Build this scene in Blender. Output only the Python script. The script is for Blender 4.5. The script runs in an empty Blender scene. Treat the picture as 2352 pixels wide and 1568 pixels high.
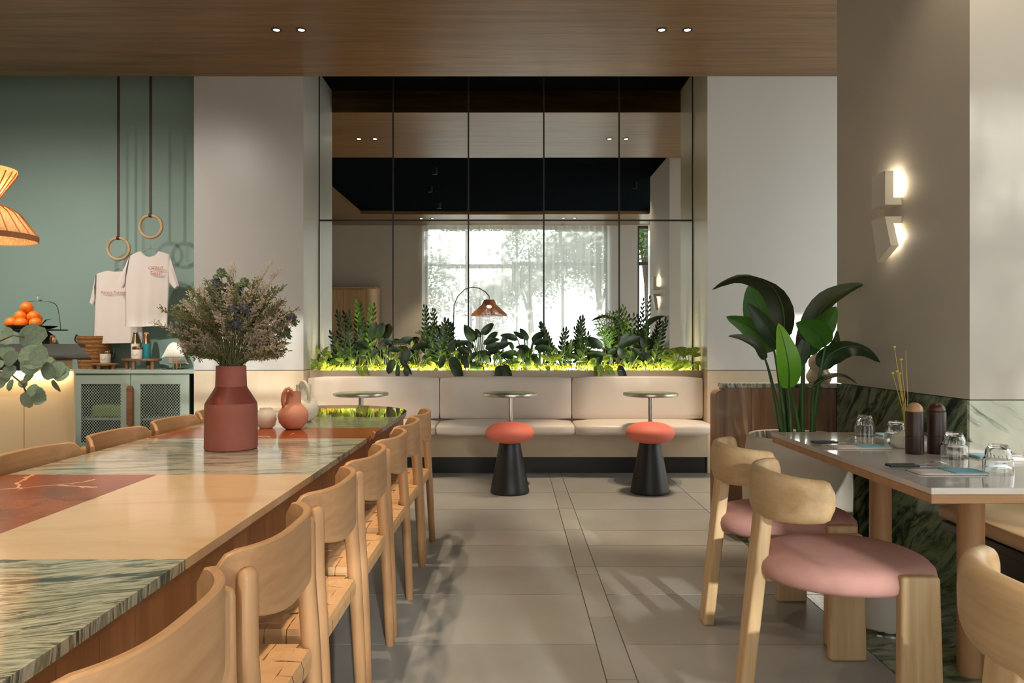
import bpy, bmesh, math, random
from mathutils import Vector, Matrix, Euler
random.seed(11)
S = bpy.context.scene
COL = S.collection
PI = math.pi
F = 1650.0            # focal length in pixels of the 2352 px wide frame
H = 1.2               # camera height

# ---------------------------------------------------------------- camera
cam = bpy.data.cameras.new('camera'); camo = bpy.data.objects.new('camera', cam); COL.objects.link(camo)
cam.sensor_width = 36.0; cam.lens = F / 2352 * 36.0; cam.clip_start = 0.02; cam.clip_end = 200
camo.location = (0, 0, H); camo.rotation_euler = (PI / 2, 0, 0)
S.camera = camo
# ---------------------------------------------------------------- view, world, sun
S.view_settings.view_transform = 'Standard'
S.view_settings.look = 'None'
S.view_settings.gamma = 1.0
S.view_settings.use_curve_mapping = False
S.view_settings.exposure = 0.5
cy = S.cycles
cy.use_denoising = True
cy.max_bounces = 10; cy.diffuse_bounces = 5; cy.glossy_bounces = 5; cy.transmission_bounces = 8
cy.transparent_max_bounces = 16
cy.caustics_reflective = False; cy.caustics_refractive = False
cy.sample_clamp_indirect = 6.0
cy.blur_glossy = 0.6
w = bpy.data.worlds.new('sky'); S.world = w; w.use_nodes = True
SKY = 2.4
w.node_tree.nodes['Background'].inputs[0].default_value = (0.93, 0.97, 1.0, 1)
w.node_tree.nodes['Background'].inputs[1].default_value = SKY
SUN_DIR = Vector((-0.24, 1.0, -0.285)).normalized()
sl = bpy.data.lights.new('sun', 'SUN'); sl.energy = 9.0; sl.angle = math.radians(0.9); sl.color = (1.0, 0.97, 0.93)
so = bpy.data.objects.new('sun', sl); COL.objects.link(so)
so.rotation_euler = SUN_DIR.to_track_quat('-Z', 'Y').to_euler(); so.location = (6, -20, 8)
WIN = [(-1.82, 2.03), (2.62, 4.85)]          # window openings along x in the front wall
WZ0, WZ1 = 0.12, 3.617
for i, (a, b) in enumerate(WIN):               # portals that guide the sky light through the two windows
    l = bpy.data.lights.new('window_portal', 'AREA'); l.shape = 'RECTANGLE'; l.size = b - a; l.size_y = WZ1 - WZ0
    l.cycles.is_portal = True
    o = bpy.data.objects.new('window_portal', l); COL.objects.link(o)
    o.location = ((a + b) / 2, -1.02, (WZ0 + WZ1) / 2); o.rotation_euler = (PI / 2, 0, 0)
ADDED_WIN = [(0.9, 3.0), (3.3, 6.2)]          # added window openings along y in the right wall, unseen, for more daylight
for a, b in ADDED_WIN:
    l = bpy.data.lights.new('window_portal', 'AREA'); l.shape = 'RECTANGLE'; l.size = b - a; l.size_y = 3.2
    l.cycles.is_portal = True
    o = bpy.data.objects.new('window_portal', l); COL.objects.link(o)
    o.location = (5.16, (a + b) / 2, 1.9); o.rotation_euler = (PI / 2, 0, PI / 2)
ELA = 1.0
def spot(loc, target, energy, angle, color=(1, .78, .52), blend=.5, size=.03):
    l = bpy.data.lights.new('spot', 'SPOT'); l.energy = energy * ELA; l.spot_size = math.radians(angle); l.spot_blend = blend
    l.color = color; l.shadow_soft_size = size
    o = bpy.data.objects.new('spot', l); COL.objects.link(o); o.location = loc
    o.rotation_euler = (Vector(target) - Vector(loc)).to_track_quat('-Z', 'Y').to_euler()
    return o
def area(loc, direction, sx, sy, energy, color=(1, .8, .55), up='Y'):
    l = bpy.data.lights.new('area', 'AREA'); l.shape = 'RECTANGLE'; l.size = sx; l.size_y = sy; l.energy = energy * ELA; l.color = color
    o = bpy.data.objects.new('area', l); COL.objects.link(o); o.location = loc
    o.rotation_euler = Vector(direction).to_track_quat('-Z', up).to_euler()
    return o

# ---------------------------------------------------------------- geometry helpers
def P(px, py, Y):
    return Vector(((px - 1176) / F * Y, Y, H - (py - 784) / F * Y))
def B(): return bmesh.new()
def bx(bm, x0, x1, y0, y1, z0, z1, bev=0, seg=2):
    vs = [bm.verts.new((x, y, z)) for x in (x0, x1) for y in (y0, y1) for z in (z0, z1)]
    fs = [bm.faces.new([vs[i] for i in q]) for q in ((0, 1, 3, 2), (4, 6, 7, 5), (0, 4, 5, 1), (2, 3, 7, 6), (0, 2, 6, 4), (1, 5, 7, 3))]
    if bev:
        es = list({e for f in fs for e in f.edges})
        bmesh.ops.bevel(bm, geom=es, offset=bev, segments=seg, profile=.5, affect='EDGES')
    return bm
def box(*a, **k): return bx(B(), *a, **k)
def lathe(bm, prof, seg=32, c=(0, 0, 0), sx=1, sy=1, close=False):
    rings = []
    for r, z in prof:
        if r < 1e-6: rings.append([bm.verts.new((c[0], c[1], c[2] + z))])
        else: rings.append([bm.verts.new((c[0] + sx * r * math.cos(2 * PI * i / seg), c[1] + sy * r * math.sin(2 * PI * i / seg), c[2] + z)) for i in range(seg)])
    if close: rings.append(rings[0])
    for a, b in zip(rings, rings[1:]):
        for i in range(seg):
            j = (i + 1) % seg
            q = [a[i % len(a)], a[j % len(a)], b[j % len(b)], b[i % len(b)]]
            u = []
            for v in q:
                if v not in u: u.append(v)
            if len(u) > 2:
                try: bm.faces.new(u)
                except ValueError: pass
    return bm
def tube(bm, pts, r, seg=8, cap=True, flat=1.0):
    pts = [Vector(p) for p in pts]; n = len(pts)
    rs = r if isinstance(r, (list, tuple)) else [r] * n
    t0 = (pts[1] - pts[0]).normalized()
    up = Vector((0, 0, 1)) if abs(t0.z) < .9 else Vector((0, 1, 0))
    nrm = (up - t0 * up.dot(t0)).normalized(); rings = []
    for i in range(n):
        t = (pts[min(i + 1, n - 1)] - pts[max(i - 1, 0)]).normalized()
        nrm = (nrm - t * nrm.dot(t)).normalized(); b = t.cross(nrm)
        rings.append([bm.verts.new(pts[i] + (nrm * math.cos(2 * PI * k / seg) * flat + b * math.sin(2 * PI * k / seg)) * rs[i]) for k in range(seg)])
    for a, b in zip(rings, rings[1:]):
        for k in range(seg):
            bm.faces.new([a[k], a[(k + 1) % seg], b[(k + 1) % seg], b[k]])
    if cap:
        bm.faces.new(rings[0][::-1]); bm.faces.new(rings[-1])
    return bm
def grid(bm, rows, closed=False):
    vr = [[bm.verts.new(p) for p in r] for r in rows]
    for a, b in zip(vr, vr[1:]):
        n = len(a)
        for i in range(n if closed else n - 1):
            try: bm.faces.new([a[i], a[(i + 1) % n], b[(i + 1) % n], b[i]])
            except ValueError: pass
    return vr
def prism(bm, poly, axis, a, b):
    def pt(p, t):
        return {'x': (t, p[0], p[1]), 'y': (p[0], t, p[1]), 'z': (p[0], p[1], t)}[axis]
    A = [bm.verts.new(pt(p, a)) for p in poly]; Bv = [bm.verts.new(pt(p, b)) for p in poly]
    bm.faces.new(A); bm.faces.new(Bv[::-1])
    n = len(poly)
    for i in range(n):
        bm.faces.new([A[i], A[(i + 1) % n], Bv[(i + 1) % n], Bv[i]])
    return bm
def mesh(name, bm, m, smooth=False, weld=False):
    if weld: bmesh.ops.remove_doubles(bm, verts=bm.verts, dist=1e-5)
    bmesh.ops.recalc_face_normals(bm, faces=bm.faces)
    me = bpy.data.meshes.new(name); bm.to_mesh(me); bm.free()
    if m: me.materials.append(m)
    if smooth:
        me.shade_smooth()
        if smooth == 'auto':
            try: me.set_sharp_from_angle(angle=math.radians(38))
            except Exception: pass
    return me
def ob(name, bm, m, parent=None, smooth=False, loc=None, weld=False):
    me = bm if isinstance(bm, bpy.types.Mesh) else mesh(name, bm, m, smooth, weld)
    o = bpy.data.objects.new(name, me); COL.objects.link(o)
    if parent: o.parent = parent
    if loc: o.location = loc
    return o
def tag(o, label, cat, group=None):
    o['label'] = label; o['category'] = cat
    if group: o['group'] = group
    return o
def thing(name, label, cat, loc=(0, 0, 0), rz=0, group=None):
    o = bpy.data.objects.new(name, None); COL.objects.link(o); o.empty_display_size = .05
    o.location = loc; o.rotation_euler = (0, 0, rz)
    return tag(o, label, cat, group)
def struct(name, bm, m, smooth=False):
    o = ob(name, bm, m, None, smooth); o['kind'] = 'structure'; return o
def dup(root, loc, rz, label, group=None):
    kids = {}
    for o in DUPKIDS(root): kids.setdefault(o.parent, []).append(o)
    def rec(o, par):
        c = o.copy(); COL.objects.link(c)
        if par: c.parent = par
        for k in kids.get(o, []): rec(k, c)
        return c
    r = rec(root, None); r.location = loc; r.rotation_euler = (0, 0, rz); r['label'] = label
    if group: r['group'] = group
    return r
def DUPKIDS(root):
    out = []; st = [root]
    while st:
        o = st.pop()
        for c in o.children: out.append(c); st.append(c)
    return out

# ---------------------------------------------------------------- materials
class NT:
    def __init__(s, name):
        s.m = bpy.data.materials.new(name); s.m.use_nodes = True; s.t = s.m.node_tree; s.n = s.t.nodes; s.l = s.t.links
        s.p = s.n['Principled BSDF']; s.out = s.n['Material Output']
    def add(s, typ, **k):
        n = s.n.new(typ)
        for a, b in k.items():
            if a[0] == 'i' and a[1:].isdigit(): n.inputs[int(a[1:])].default_value = b
            else: setattr(n, a, b)
        return n
    def link(s, a, b): s.l.new(a, b)
    def coords(s, scale=(1, 1, 1), rot=(0, 0, 0), kind='Object', loc=(0, 0, 0)):
        c = s.add('ShaderNodeTexCoord'); mp = s.add('ShaderNodeMapping')
        mp.inputs['Scale'].default_value = scale; mp.inputs['Rotation'].default_value = rot; mp.inputs['Location'].default_value = loc
        s.link(c.outputs[kind], mp.inputs[0]); return mp.outputs[0]
    def noise(s, vec, scale, detail=4, rough=.55, dist=0):
        n = s.add('ShaderNodeTexNoise'); n.inputs['Scale'].default_value = scale; n.inputs['Detail'].default_value = detail
        n.inputs['Roughness'].default_value = rough; n.inputs['Distortion'].default_value = dist
        if vec: s.link(vec, n.inputs['Vector'])
        return n.outputs['Fac']
    def ramp(s, fac, stops):
        r = s.add('ShaderNodeValToRGB'); e = r.color_ramp.elements
        while len(e) < len(stops): e.new(.5)
        for x, (pos, c) in zip(e, stops): x.position = pos; x.color = tuple(c) + (1,) if len(c) == 3 else c
        s.link(fac, r.inputs[0]); return r.outputs[0]
    def mix(s, fac, a, b, mode='MIX'):
        n = s.add('ShaderNodeMix', data_type='RGBA', blend_type=mode)
        for k, v in ((0, fac), (6, a), (7, b)):
            if hasattr(v, 'is_output'): s.link(v, n.inputs[k])
            else: n.inputs[k].default_value = v if k == 0 else tuple(v) + (1,)
        return n.outputs[2]
    def bump(s, h, strength=.2, dist=.01):
        b = s.add('ShaderNodeBump'); b.inputs['Strength'].default_value = strength; b.inputs['Distance'].default_value = dist
        s.link(h, b.inputs['Height']); s.link(b.outputs[0], s.p.inputs['Normal'])
    def base(s, c):
        if hasattr(c, 'is_output'): s.link(c, s.p.inputs['Base Color'])
        else: s.p.inputs['Base Color'].default_value = tuple(c) + (1,)
    def set(s, **k):
        for a, b in k.items(): s.p.inputs[a.replace('_', ' ')].default_value = b
        return s.m
def srgb(r, g, b):
    f = lambda c: (c / 255 / 12.92) if c <= 10 else ((c / 255 + .055) / 1.055) ** 2.4
    return (f(r), f(g), f(b))
def plain(name, c, rough=.5, metal=0, var=.06, scale=8, bump=0, spec=.5, coat=0):
    n = NT(name); v = n.coords()
    f = n.noise(v, scale, 3)
    n.base(n.ramp(f, [(.25, [x * (1 - var) for x in c]), (.75, [min(1, x * (1 + var)) for x in c])]))
    if bump: n.bump(n.noise(v, scale * 12, 3), bump, .004)
    return n.set(Roughness=rough, Metallic=metal, Specular_IOR_Level=spec, Coat_Weight=coat)
def wood(name, c1, c2, axis='X', scale=1.0, rough=.45, contrast=1.0, bump=.15, rand=0):
    n = NT(name)
    st, th = .9 * scale, 16 * scale
    sc = {'X': (st, th, th), 'Y': (th, st, th), 'Z': (th, th, st)}[axis]
    v = n.coords(sc)
    f1 = n.noise(v, 1.6, 6, .6, .6); f2 = n.noise(v, 7, 4, .6, .2)
    mm = n.add('ShaderNodeMath', operation='MULTIPLY_ADD'); n.link(f2, mm.inputs[0]); mm.inputs[1].default_value = .35
    n.link(f1, mm.inputs[2])
    lo, hi = .67 - .22 / contrast, .67 + .22 / contrast
    c = n.ramp(mm.outputs[0], [(lo, c2), (hi, c1)])
    if rand:
        oi = n.add('ShaderNodeObjectInfo'); r = n.ramp(oi.outputs['Random'], [(0, [1 - rand] * 3), (1, [1] * 3)])
        c = n.mix(1.0, c, r, 'MULTIPLY')
    n.base(c); n.bump(mm.outputs[0], bump, .002)
    return n.set(Roughness=rough)
def marble(name, rot, stops, scale=(1.2, 9, 9), rough=.12, s2=2.2, warp=.9, coat=.3):
    n = NT(name)
    c = n.coords((1, 1, 1), rot)
    wv = n.add('ShaderNodeTexNoise'); wv.inputs['Scale'].default_value = 1.7; wv.inputs['Detail'].default_value = 3
    n.link(c, wv.inputs['Vector'])
    ad = n.add('ShaderNodeMix', data_type='VECTOR'); 
    sub = n.add('ShaderNodeVectorMath', operation='SUBTRACT'); n.link(wv.outputs['Color'], sub.inputs[0]); sub.inputs[1].default_value = (.5, .5, .5)
    mul = n.add('ShaderNodeVectorMath', operation='SCALE'); n.link(sub.outputs[0], mul.inputs[0]); mul.inputs['Scale'].default_value = warp * .25
    add = n.add('ShaderNodeVectorMath', operation='ADD'); n.link(c, add.inputs[0]); n.link(mul.outputs[0], add.inputs[1])
    mp = n.add('ShaderNodeMapping'); mp.inputs['Scale'].default_value = scale; n.link(add.outputs[0], mp.inputs[0])
    f = n.noise(mp.outputs[0], s2, 7, .62, .3)
    n.base(n.ramp(f, stops))
    return n.set(Roughness=rough, Coat_Weight=coat, Coat_Roughness=.05)
def emit(name, c, s):
    n = NT(name); n.base((0, 0, 0)); n.p.inputs['Emission Color'].default_value = tuple(c) + (1,); n.p.inputs['Emission Strength'].default_value = s
    return n.m
def leafmat(name, c1, c2, scale=6, rough=.35, trans=.0, vein=None):
    n = NT(name); v = n.coords()
    oi = n.add('ShaderNodeObjectInfo')
    f = n.noise(v, scale, 4)
    c = n.ramp(f, [(.35, c1), (.65, c2)])
    r = n.ramp(oi.outputs['Random'], [(0, (.65, .65, .65)), (1, (1.15, 1.15, 1.15))])
    c = n.mix(1.0, c, r, 'MULTIPLY')
    n.base(c); n.set(Roughness=rough)
    if trans:
        tr = n.add('ShaderNodeBsdfTranslucent'); n.link(c, tr.inputs[0]); mx = n.add('ShaderNodeMixShader'); mx.inputs[0].default_value = trans
        n.link(n.p.outputs[0], mx.inputs[1]); n.link(tr.outputs[0], mx.inputs[2]); n.link(mx.outputs[0], n.out.inputs[0])
    return n.m
def glass(name, c=(1, 1, 1), rough=0.0, ior=1.45):
    n = NT(name); n.base(c); return n.set(Roughness=rough, IOR=ior, Transmission_Weight=1.0)
def pane_mat(name, tint=(1, 1, 1), gl=.08):
    n = NT(name); t = n.add('ShaderNodeBsdfTransparent', i0=tuple(tint) + (1,)); g = n.add('ShaderNodeBsdfGlossy'); g.inputs['Roughness'].default_value = .02
    mx = n.add('ShaderNodeMixShader', i0=gl); n.link(t.outputs[0], mx.inputs[1]); n.link(g.outputs[0], mx.inputs[2]); n.link(mx.outputs[0], n.out.inputs[0])
    return n.m
M = {}
M['gloss_panel_dim'] = plain('gloss_panel_dim', (.50, .485, .455), .34, var=.015, scale=1)  # darker copy of the wall panel paint; dimmer light put into its colour
M['plaster'] = plain('plaster', (.62, .60, .56), .55, var=.02, scale=1.5, bump=.03)
M['gloss_panel'] = plain('gloss_panel', (.64, .62, .58), .32, var=.015, scale=1)
M['column_paint'] = plain('column_paint', (.60, .56, .50), .5, var=.02, scale=1)
M['taupe'] = plain('taupe', (.58, .54, .48), .7, var=.03, scale=1.2)
M['teal_wall'] = plain('teal_wall', srgb(146, 170, 161), .6, var=.03, scale=1.5)
M['teal_paint'] = plain('teal_paint', srgb(158, 171, 158), .38, var=.02)
M['stone_beige'] = plain('stone_beige', srgb(204, 186, 160), .4, var=.10, scale=3.5)
M['black_ceiling'] = plain('black_ceiling', (.006, .008, .010), .7, var=.1, spec=.0)
M['black_metal'] = plain('black_metal', (.012, .012, .012), .4)
M['soffit'] = wood('soffit', srgb(146, 112, 74), srgb(98, 70, 41), 'X', .55, .35, 1.0, .1)
M['oak'] = wood('oak', srgb(208, 162, 118), srgb(174, 128, 86), 'Z', .8, .42, .8)
M['oak_h'] = wood('oak_h', srgb(208, 162, 118), srgb(174, 128, 86), 'X', .7, .42, .8)
M['ash'] = wood('ash', srgb(216, 186, 145), srgb(182, 146, 102), 'Z', .8, .45, .8)
M['ash_h'] = wood('ash_h', srgb(216, 186, 145), srgb(182, 146, 102), 'X', .7, .45, .8)
M['apron'] = wood('apron', srgb(184, 126, 74), srgb(130, 82, 42), 'Z', .6, .4, .7, .1, rand=.3)
M['walnut'] = wood('walnut', srgb(176, 138, 108), srgb(92, 64, 46), 'Z', .35, .4, .9, .1)
M['dark_wood'] = wood('dark_wood', srgb(62, 42, 30), srgb(34, 22, 15), 'Z', .8, .4)
M['mid_wood'] = wood('mid_wood', srgb(150, 104, 72), srgb(104, 66, 42), 'X', 1, .5)
GRN = [(.30, srgb(28, 36, 32)), (.385, srgb(70, 82, 70)), (.42, srgb(196, 192, 170)), (.465, srgb(150, 150, 122)), (.49, srgb(44, 54, 46)), (.515, srgb(198, 196, 174)), (.56, srgb(124, 130, 106)), (.60, srgb(204, 202, 182)), (.66, srgb(96, 106, 88))]
M['marble_green'] = marble('marble_green', (0, 0, math.radians(-14)), GRN, (.9, 8.5, .6))
M['marble_pale'] = marble('marble_pale', (0, 0, math.radians(-12)), [(.30, srgb(52, 66, 58)), (.39, srgb(124, 132, 116)), (.45, srgb(196, 190, 172)), (.55, srgb(176, 172, 154)), (.60, srgb(90, 102, 88)), (.66, srgb(190, 186, 168))], (.7, 6, 6))
DG = [(.32, srgb(22, 34, 36)), (.40, srgb(74, 98, 80)), (.47, srgb(150, 164, 134)), (.53, srgb(112, 130, 96)), (.58, srgb(40, 58, 50)), (.62, srgb(132, 148, 116)), (.72, srgb(176, 186, 160))]
M['marble_wall'] = marble('marble_wall', (math.radians(42), 0, 0), DG, (6, 1.0, 6.5), .12, 1.3)
M['marble_front_lit'] = marble('marble_front_lit', (0, math.radians(-38), 0), [(.30, srgb(40, 60, 56)), (.39, srgb(140, 156, 140)), (.46, srgb(214, 220, 204)), (.60, srgb(206, 214, 196)), (.68, srgb(160, 160, 120))], (1.0, 6, 6.5), .15, 1.4)  # paler copy of the pillar marble, daylight on its front put into the colour
M['marble_floor'] = marble('marble_floor', (0, 0, math.radians(-20)), DG, (1.3, 7, 7), .2, 1.5)
def red_marble(name):
    n = NT(name); c = n.coords((1, 1, 1))
    wv = n.add('ShaderNodeTexNoise'); wv.inputs['Scale'].default_value = 5; wv.inputs['Detail'].default_value = 5; n.link(c, wv.inputs['Vector'])
    mul = n.add('ShaderNodeVectorMath', operation='SCALE'); n.link(wv.outputs['Color'], mul.inputs[0]); mul.inputs['Scale'].default_value = .16
    add = n.add('ShaderNodeVectorMath', operation='ADD'); n.link(c, add.inputs[0]); n.link(mul.outputs[0], add.inputs[1])
    vo = n.add('ShaderNodeTexVoronoi', feature='DISTANCE_TO_EDGE'); vo.inputs['Scale'].default_value = 2.3; n.link(add.outputs[0], vo.inputs['Vector'])
    fine = n.noise(c, 4, 3)
    w_ = n.add('ShaderNodeMath', operation='MULTIPLY'); n.link(fine, w_.inputs[0]); w_.inputs[1].default_value = .02
    lt = n.add('ShaderNodeMath', operation='LESS_THAN'); n.link(vo.outputs['Distance'], lt.inputs[0]); n.link(w_.outputs[0], lt.inputs[1])
    gt = n.add('ShaderNodeMath', operation='GREATER_THAN'); n.link(n.noise(c, 2.1, 1), gt.inputs[0]); gt.inputs[1].default_value = .5
    ml = n.add('ShaderNodeMath', operation='MULTIPLY'); n.link(lt.outputs[0], ml.inputs[0]); n.link(gt.outputs[0], ml.inputs[1])
    base = n.ramp(n.noise(c, 3, 6, .6), [(.3, srgb(134, 60, 22)), (.7, srgb(168, 86, 38))])
    n.base(n.mix(ml.outputs[0], base, srgb(224, 176, 140)))
    return n.set(Roughness=.16, IOR=1.28)
M['marble_red'] = red_marble('marble_red')
M['stone_cream'] = marble('stone_cream', (0, 0, math.radians(-8)), [(.3, srgb(214, 176, 132)), (.5, srgb(228, 192, 150)), (.7, srgb(220, 186, 142))], (1, 4, 4), .14, 1.2)
M['amber'] = plain('amber', srgb(96, 58, 22), .05, var=.15, scale=2, coat=.6)
M['quartz'] = plain('quartz', srgb(228, 217, 209), .10, var=.02, scale=3, coat=.4)
M['leather_cream'] = plain('leather_cream', srgb(222, 211, 200), .38, var=.02, scale=3, bump=.05)
M['leather_tan'] = plain('leather_tan', srgb(222, 184, 138), .4, var=.03, scale=3, bump=.05)
M['strap'] = plain('strap', srgb(216, 170, 122), .55, var=.06, scale=10, bump=.1)
M['pink'] = plain('pink', srgb(184, 136, 126), .85, var=.05, scale=25, bump=.25)
M['coral'] = plain('coral', srgb(228, 120, 100), .6, var=.03, scale=20, bump=.1)
M['steel'] = plain('steel', (.62, .60, .56), .28, 1.0, .05)
M['chrome'] = plain('chrome', (.8, .8, .8), .12, 1.0, .02)
M['copper'] = plain('copper', srgb(190, 140, 104), .2, 1.0, .04)
M['terracotta'] = plain('terracotta', srgb(160, 92, 80), .6, var=.07, scale=12)
M['terracotta_dark'] = plain('terracotta_dark', srgb(134, 64, 52), .5, var=.05, scale=12)
M['pinkclay'] = plain('pinkclay', srgb(214, 146, 120), .65, var=.05, scale=15, bump=.1)
M['white_clay'] = plain('white_clay', srgb(232, 226, 212), .4, var=.02)
M['beige_clay'] = plain('beige_clay', srgb(205, 190, 172), .6, var=.03)
M['pot'] = plain('pot', srgb(214, 204, 190), .5, var=.02)
M['soil'] = plain('soil', (.02, .015, .01), .9, var=.4, scale=40, bump=.6)
M['cream_panel'] = plain('cream_panel', srgb(236, 212, 172), .5, var=.02, scale=1)
M['charcoal'] = plain('charcoal', srgb(58, 58, 54), .5, var=.04)
M['mill'] = plain('mill', srgb(58, 36, 30), .35, var=.1, scale=20)
M['mill_dark'] = plain('mill_dark', srgb(78, 46, 34), .3, var=.1, scale=20)
M['cloth_white'] = plain('cloth_white', srgb(235, 224, 216), .9, var=.02, scale=6)
M['cloth_blue'] = plain('cloth_blue', srgb(160, 212, 232), .9, var=.03, scale=6)
M['print_red'] = plain('print_red', srgb(196, 96, 84), .8, var=.05)
M['strap_brown'] = plain('strap_brown', srgb(74, 40, 28), .6, var=.1)
M['orange'] = plain('orange', srgb(240, 120, 12), .45, var=.08, scale=6, bump=.1)
M['orange_print'] = plain('orange_print', srgb(232, 98, 48), .6)
M['basket'] = wood('basket', srgb(186, 132, 74), srgb(120, 78, 38), 'X', 4, .8, .7, .5)
M['teal_bottle'] = plain('teal_bottle', srgb(42, 124, 128), .3, var=.05)
M['olive_metal'] = plain('olive_metal', srgb(150, 132, 90), .25, 1.0, .05)
M['rattan'] = plain('rattan', srgb(196, 128, 82), .7, var=.15, scale=30)
M['glass'] = glass('glass')
M['window_glass'] = pane_mat('window_glass', (.97, .99, .98), .05)
M['leaf_dark'] = leafmat('leaf_dark', srgb(30, 50, 26), srgb(46, 74, 36), 5, .42)
M['leaf_zz'] = leafmat('leaf_zz', srgb(42, 72, 28), srgb(68, 102, 40), 5, .3)
M['leaf_light'] = leafmat('leaf_light', srgb(96, 150, 52), srgb(136, 186, 76), 5, .4, .3)
M['leaf_var'] = leafmat('leaf_var', srgb(60, 112, 30), srgb(186, 204, 96), 14, .4, .25)
M['leaf_bop'] = leafmat('leaf_bop', srgb(62, 112, 36), srgb(86, 142, 50), 3, .38, .35)
M['leaf_bop_light'] = leafmat('leaf_bop_light', srgb(104, 168, 44), srgb(134, 190, 66), 3, .35, .35)
M['leaf_bop_dark'] = leafmat('leaf_bop_dark', srgb(48, 60, 36), srgb(66, 74, 46), 3, .4, .1)
M['leaf_euc'] = leafmat('leaf_euc', srgb(118, 140, 120), srgb(140, 160, 138), 6, .6, .1)
M['stem'] = plain('stem', srgb(60, 92, 44), .5, var=.1)
M['stem_brown'] = plain('stem_brown', srgb(110, 84, 58), .7, var=.1)
M['mulch'] = leafmat('mulch', srgb(222, 206, 66), srgb(170, 186, 60), 20, .7, .2)
M['sprig'] = plain('sprig', srgb(184, 168, 147), .85, var=.12, scale=40)
M['sprig_green'] = plain('sprig_green', srgb(104, 104, 66), .85, var=.2, scale=20)
M['thistle'] = plain('thistle', srgb(82, 82, 84), .8, var=.25, scale=60)
M['thistle_green'] = plain('thistle_green', srgb(96, 104, 74), .8, var=.2, scale=60)
M['yellow_flower'] = plain('yellow_flower', srgb(206, 178, 84), .8, var=.1)
M['led'] = emit('led', (1, .82, .45), 6)
M['lamp_disc'] = emit('lamp_disc', (1, .86, .6), 14)
M['bulb'] = emit('bulb', (1, .82, .52), 18)
M['bark'] = plain('bark', srgb(86, 70, 56), .9, var=.2, scale=20)
M['tree_leaf'] = leafmat('tree_leaf', srgb(86, 116, 62), srgb(120, 146, 86), 3, .6, .4)
M['paving'] = plain('paving', srgb(170, 164, 152), .8, var=.05, scale=2)
def tile_mat(name):
    n = NT(name); c = n.coords((1, 1, 1))
    oi = n.add('ShaderNodeObjectInfo')
    base = n.ramp(n.noise(c, 2.2, 5, .6), [(.3, srgb(150, 148, 144)), (.7, srgb(163, 161, 157))])
    r = n.ramp(oi.outputs['Random'], [(0, (.86, .86, .86)), (1, (1.04, 1.04, 1.04))])
    n.base(n.mix(1.0, base, r, 'MULTIPLY')); return n.set(Roughness=.34)
M['tile'] = tile_mat('tile')
M['grout'] = plain('grout', srgb(96, 90, 82), .9)
def sheer_mat(name, transp):
    n = NT(name)
    t = n.add('ShaderNodeBsdfTransparent'); tr = n.add('ShaderNodeBsdfTranslucent', i0=(.92, .92, .9, 1)); d = n.add('ShaderNodeBsdfDiffuse', i0=(.85, .85, .83, 1))
    m1 = n.add('ShaderNodeMixShader', i0=.4); n.link(tr.outputs[0], m1.inputs[1]); n.link(d.outputs[0], m1.inputs[2])
    lw = n.add('ShaderNodeLayerWeight'); lw.inputs[0].default_value = .35
    mr = n.add('ShaderNodeMapRange'); mr.inputs[1].default_value = 0; mr.inputs[2].default_value = 1; mr.inputs[3].default_value = 1 - transp; mr.inputs[4].default_value = 1.0
    n.link(lw.outputs['Facing'], mr.inputs[0])
    m2 = n.add('ShaderNodeMixShader'); n.link(mr.outputs[0], m2.inputs[0]); n.link(t.outputs[0], m2.inputs[1]); n.link(m1.outputs[0], m2.inputs[2])
    n.link(m2.outputs[0], n.out.inputs[0]); return n.m
M['sheer'] = sheer_mat('sheer', .34); M['sheer_dense'] = sheer_mat('sheer_dense', .18)
def mirror_mat():
    n = NT('mirror'); n.base((.86, .88, .87)); return n.set(Roughness=.0, Metallic=1.0)
M['mirror'] = mirror_mat()
def thin_glass(name):
    n = NT(name); t = n.add('ShaderNodeBsdfTransparent', i0=(.96, .98, .97, 1)); g = n.add('ShaderNodeBsdfGlossy'); g.inputs['Roughness'].default_value = .02
    lw = n.add('ShaderNodeLayerWeight'); lw.inputs[0].default_value = .035
    mx = n.add('ShaderNodeMixShader'); n.link(lw.outputs['Fresnel'], mx.inputs[0]); n.link(t.outputs[0], mx.inputs[1]); n.link(g.outputs[0], mx.inputs[2]); n.link(mx.outputs[0], n.out.inputs[0])
    return n.m
M['thin_glass'] = thin_glass('thin_glass')
# ================================================================= ROOM SHELL
XL, XR, YF = -5.6, 5.0, -0.8
YB = 7.12
# floor: grout bed and individual tiles
floor = struct('floor', box(XL - .1, XR + .1, YF - .15, YB + .2, -.12, -.006), M['grout'])
tile_cache = {}
def tile(x0, x1, y0, y1, m, z=0.0):
    g = .0022
    k = (round(x1 - x0, 3), round(y1 - y0, 3), m.name)
    if k not in tile_cache:
        a, b = (x1 - x0) / 2 - g, (y1 - y0) / 2 - g
        bm = B(); bx(bm, -a, a, -b, b, -.0055, 0)
        tile_cache[k] = mesh('tile', bm, m)
    return ob('tile', tile_cache[k], None, floor, loc=((x0 + x1) / 2, (y0 + y1) / 2, z))
xs = [-5.6, -4.825, -4.715, -3.535, -3.425, -2.245, -2.135, -.955, -.845, .335, .445, 1.385]
wide = [-.8, -.29, .27, .83, 1.39, 1.73, 2.29, 2.85, 3.41, 3.83, 4.23, 4.57, 5.14, 5.71, 6.28, 6.55, 7.1]
strip = [-.8, -.35, .23, .81, 1.39, 1.97, 2.55, 3.13, 3.70, 3.83, 4.58, 5.16, 5.74, 6.55, 7.1]
for a, b in zip(xs, xs[1:]):
    rows = strip if b - a < .2 else wide
    for c, d in zip(rows, rows[1:]): tile(a, b, c, d, M['tile'])
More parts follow.
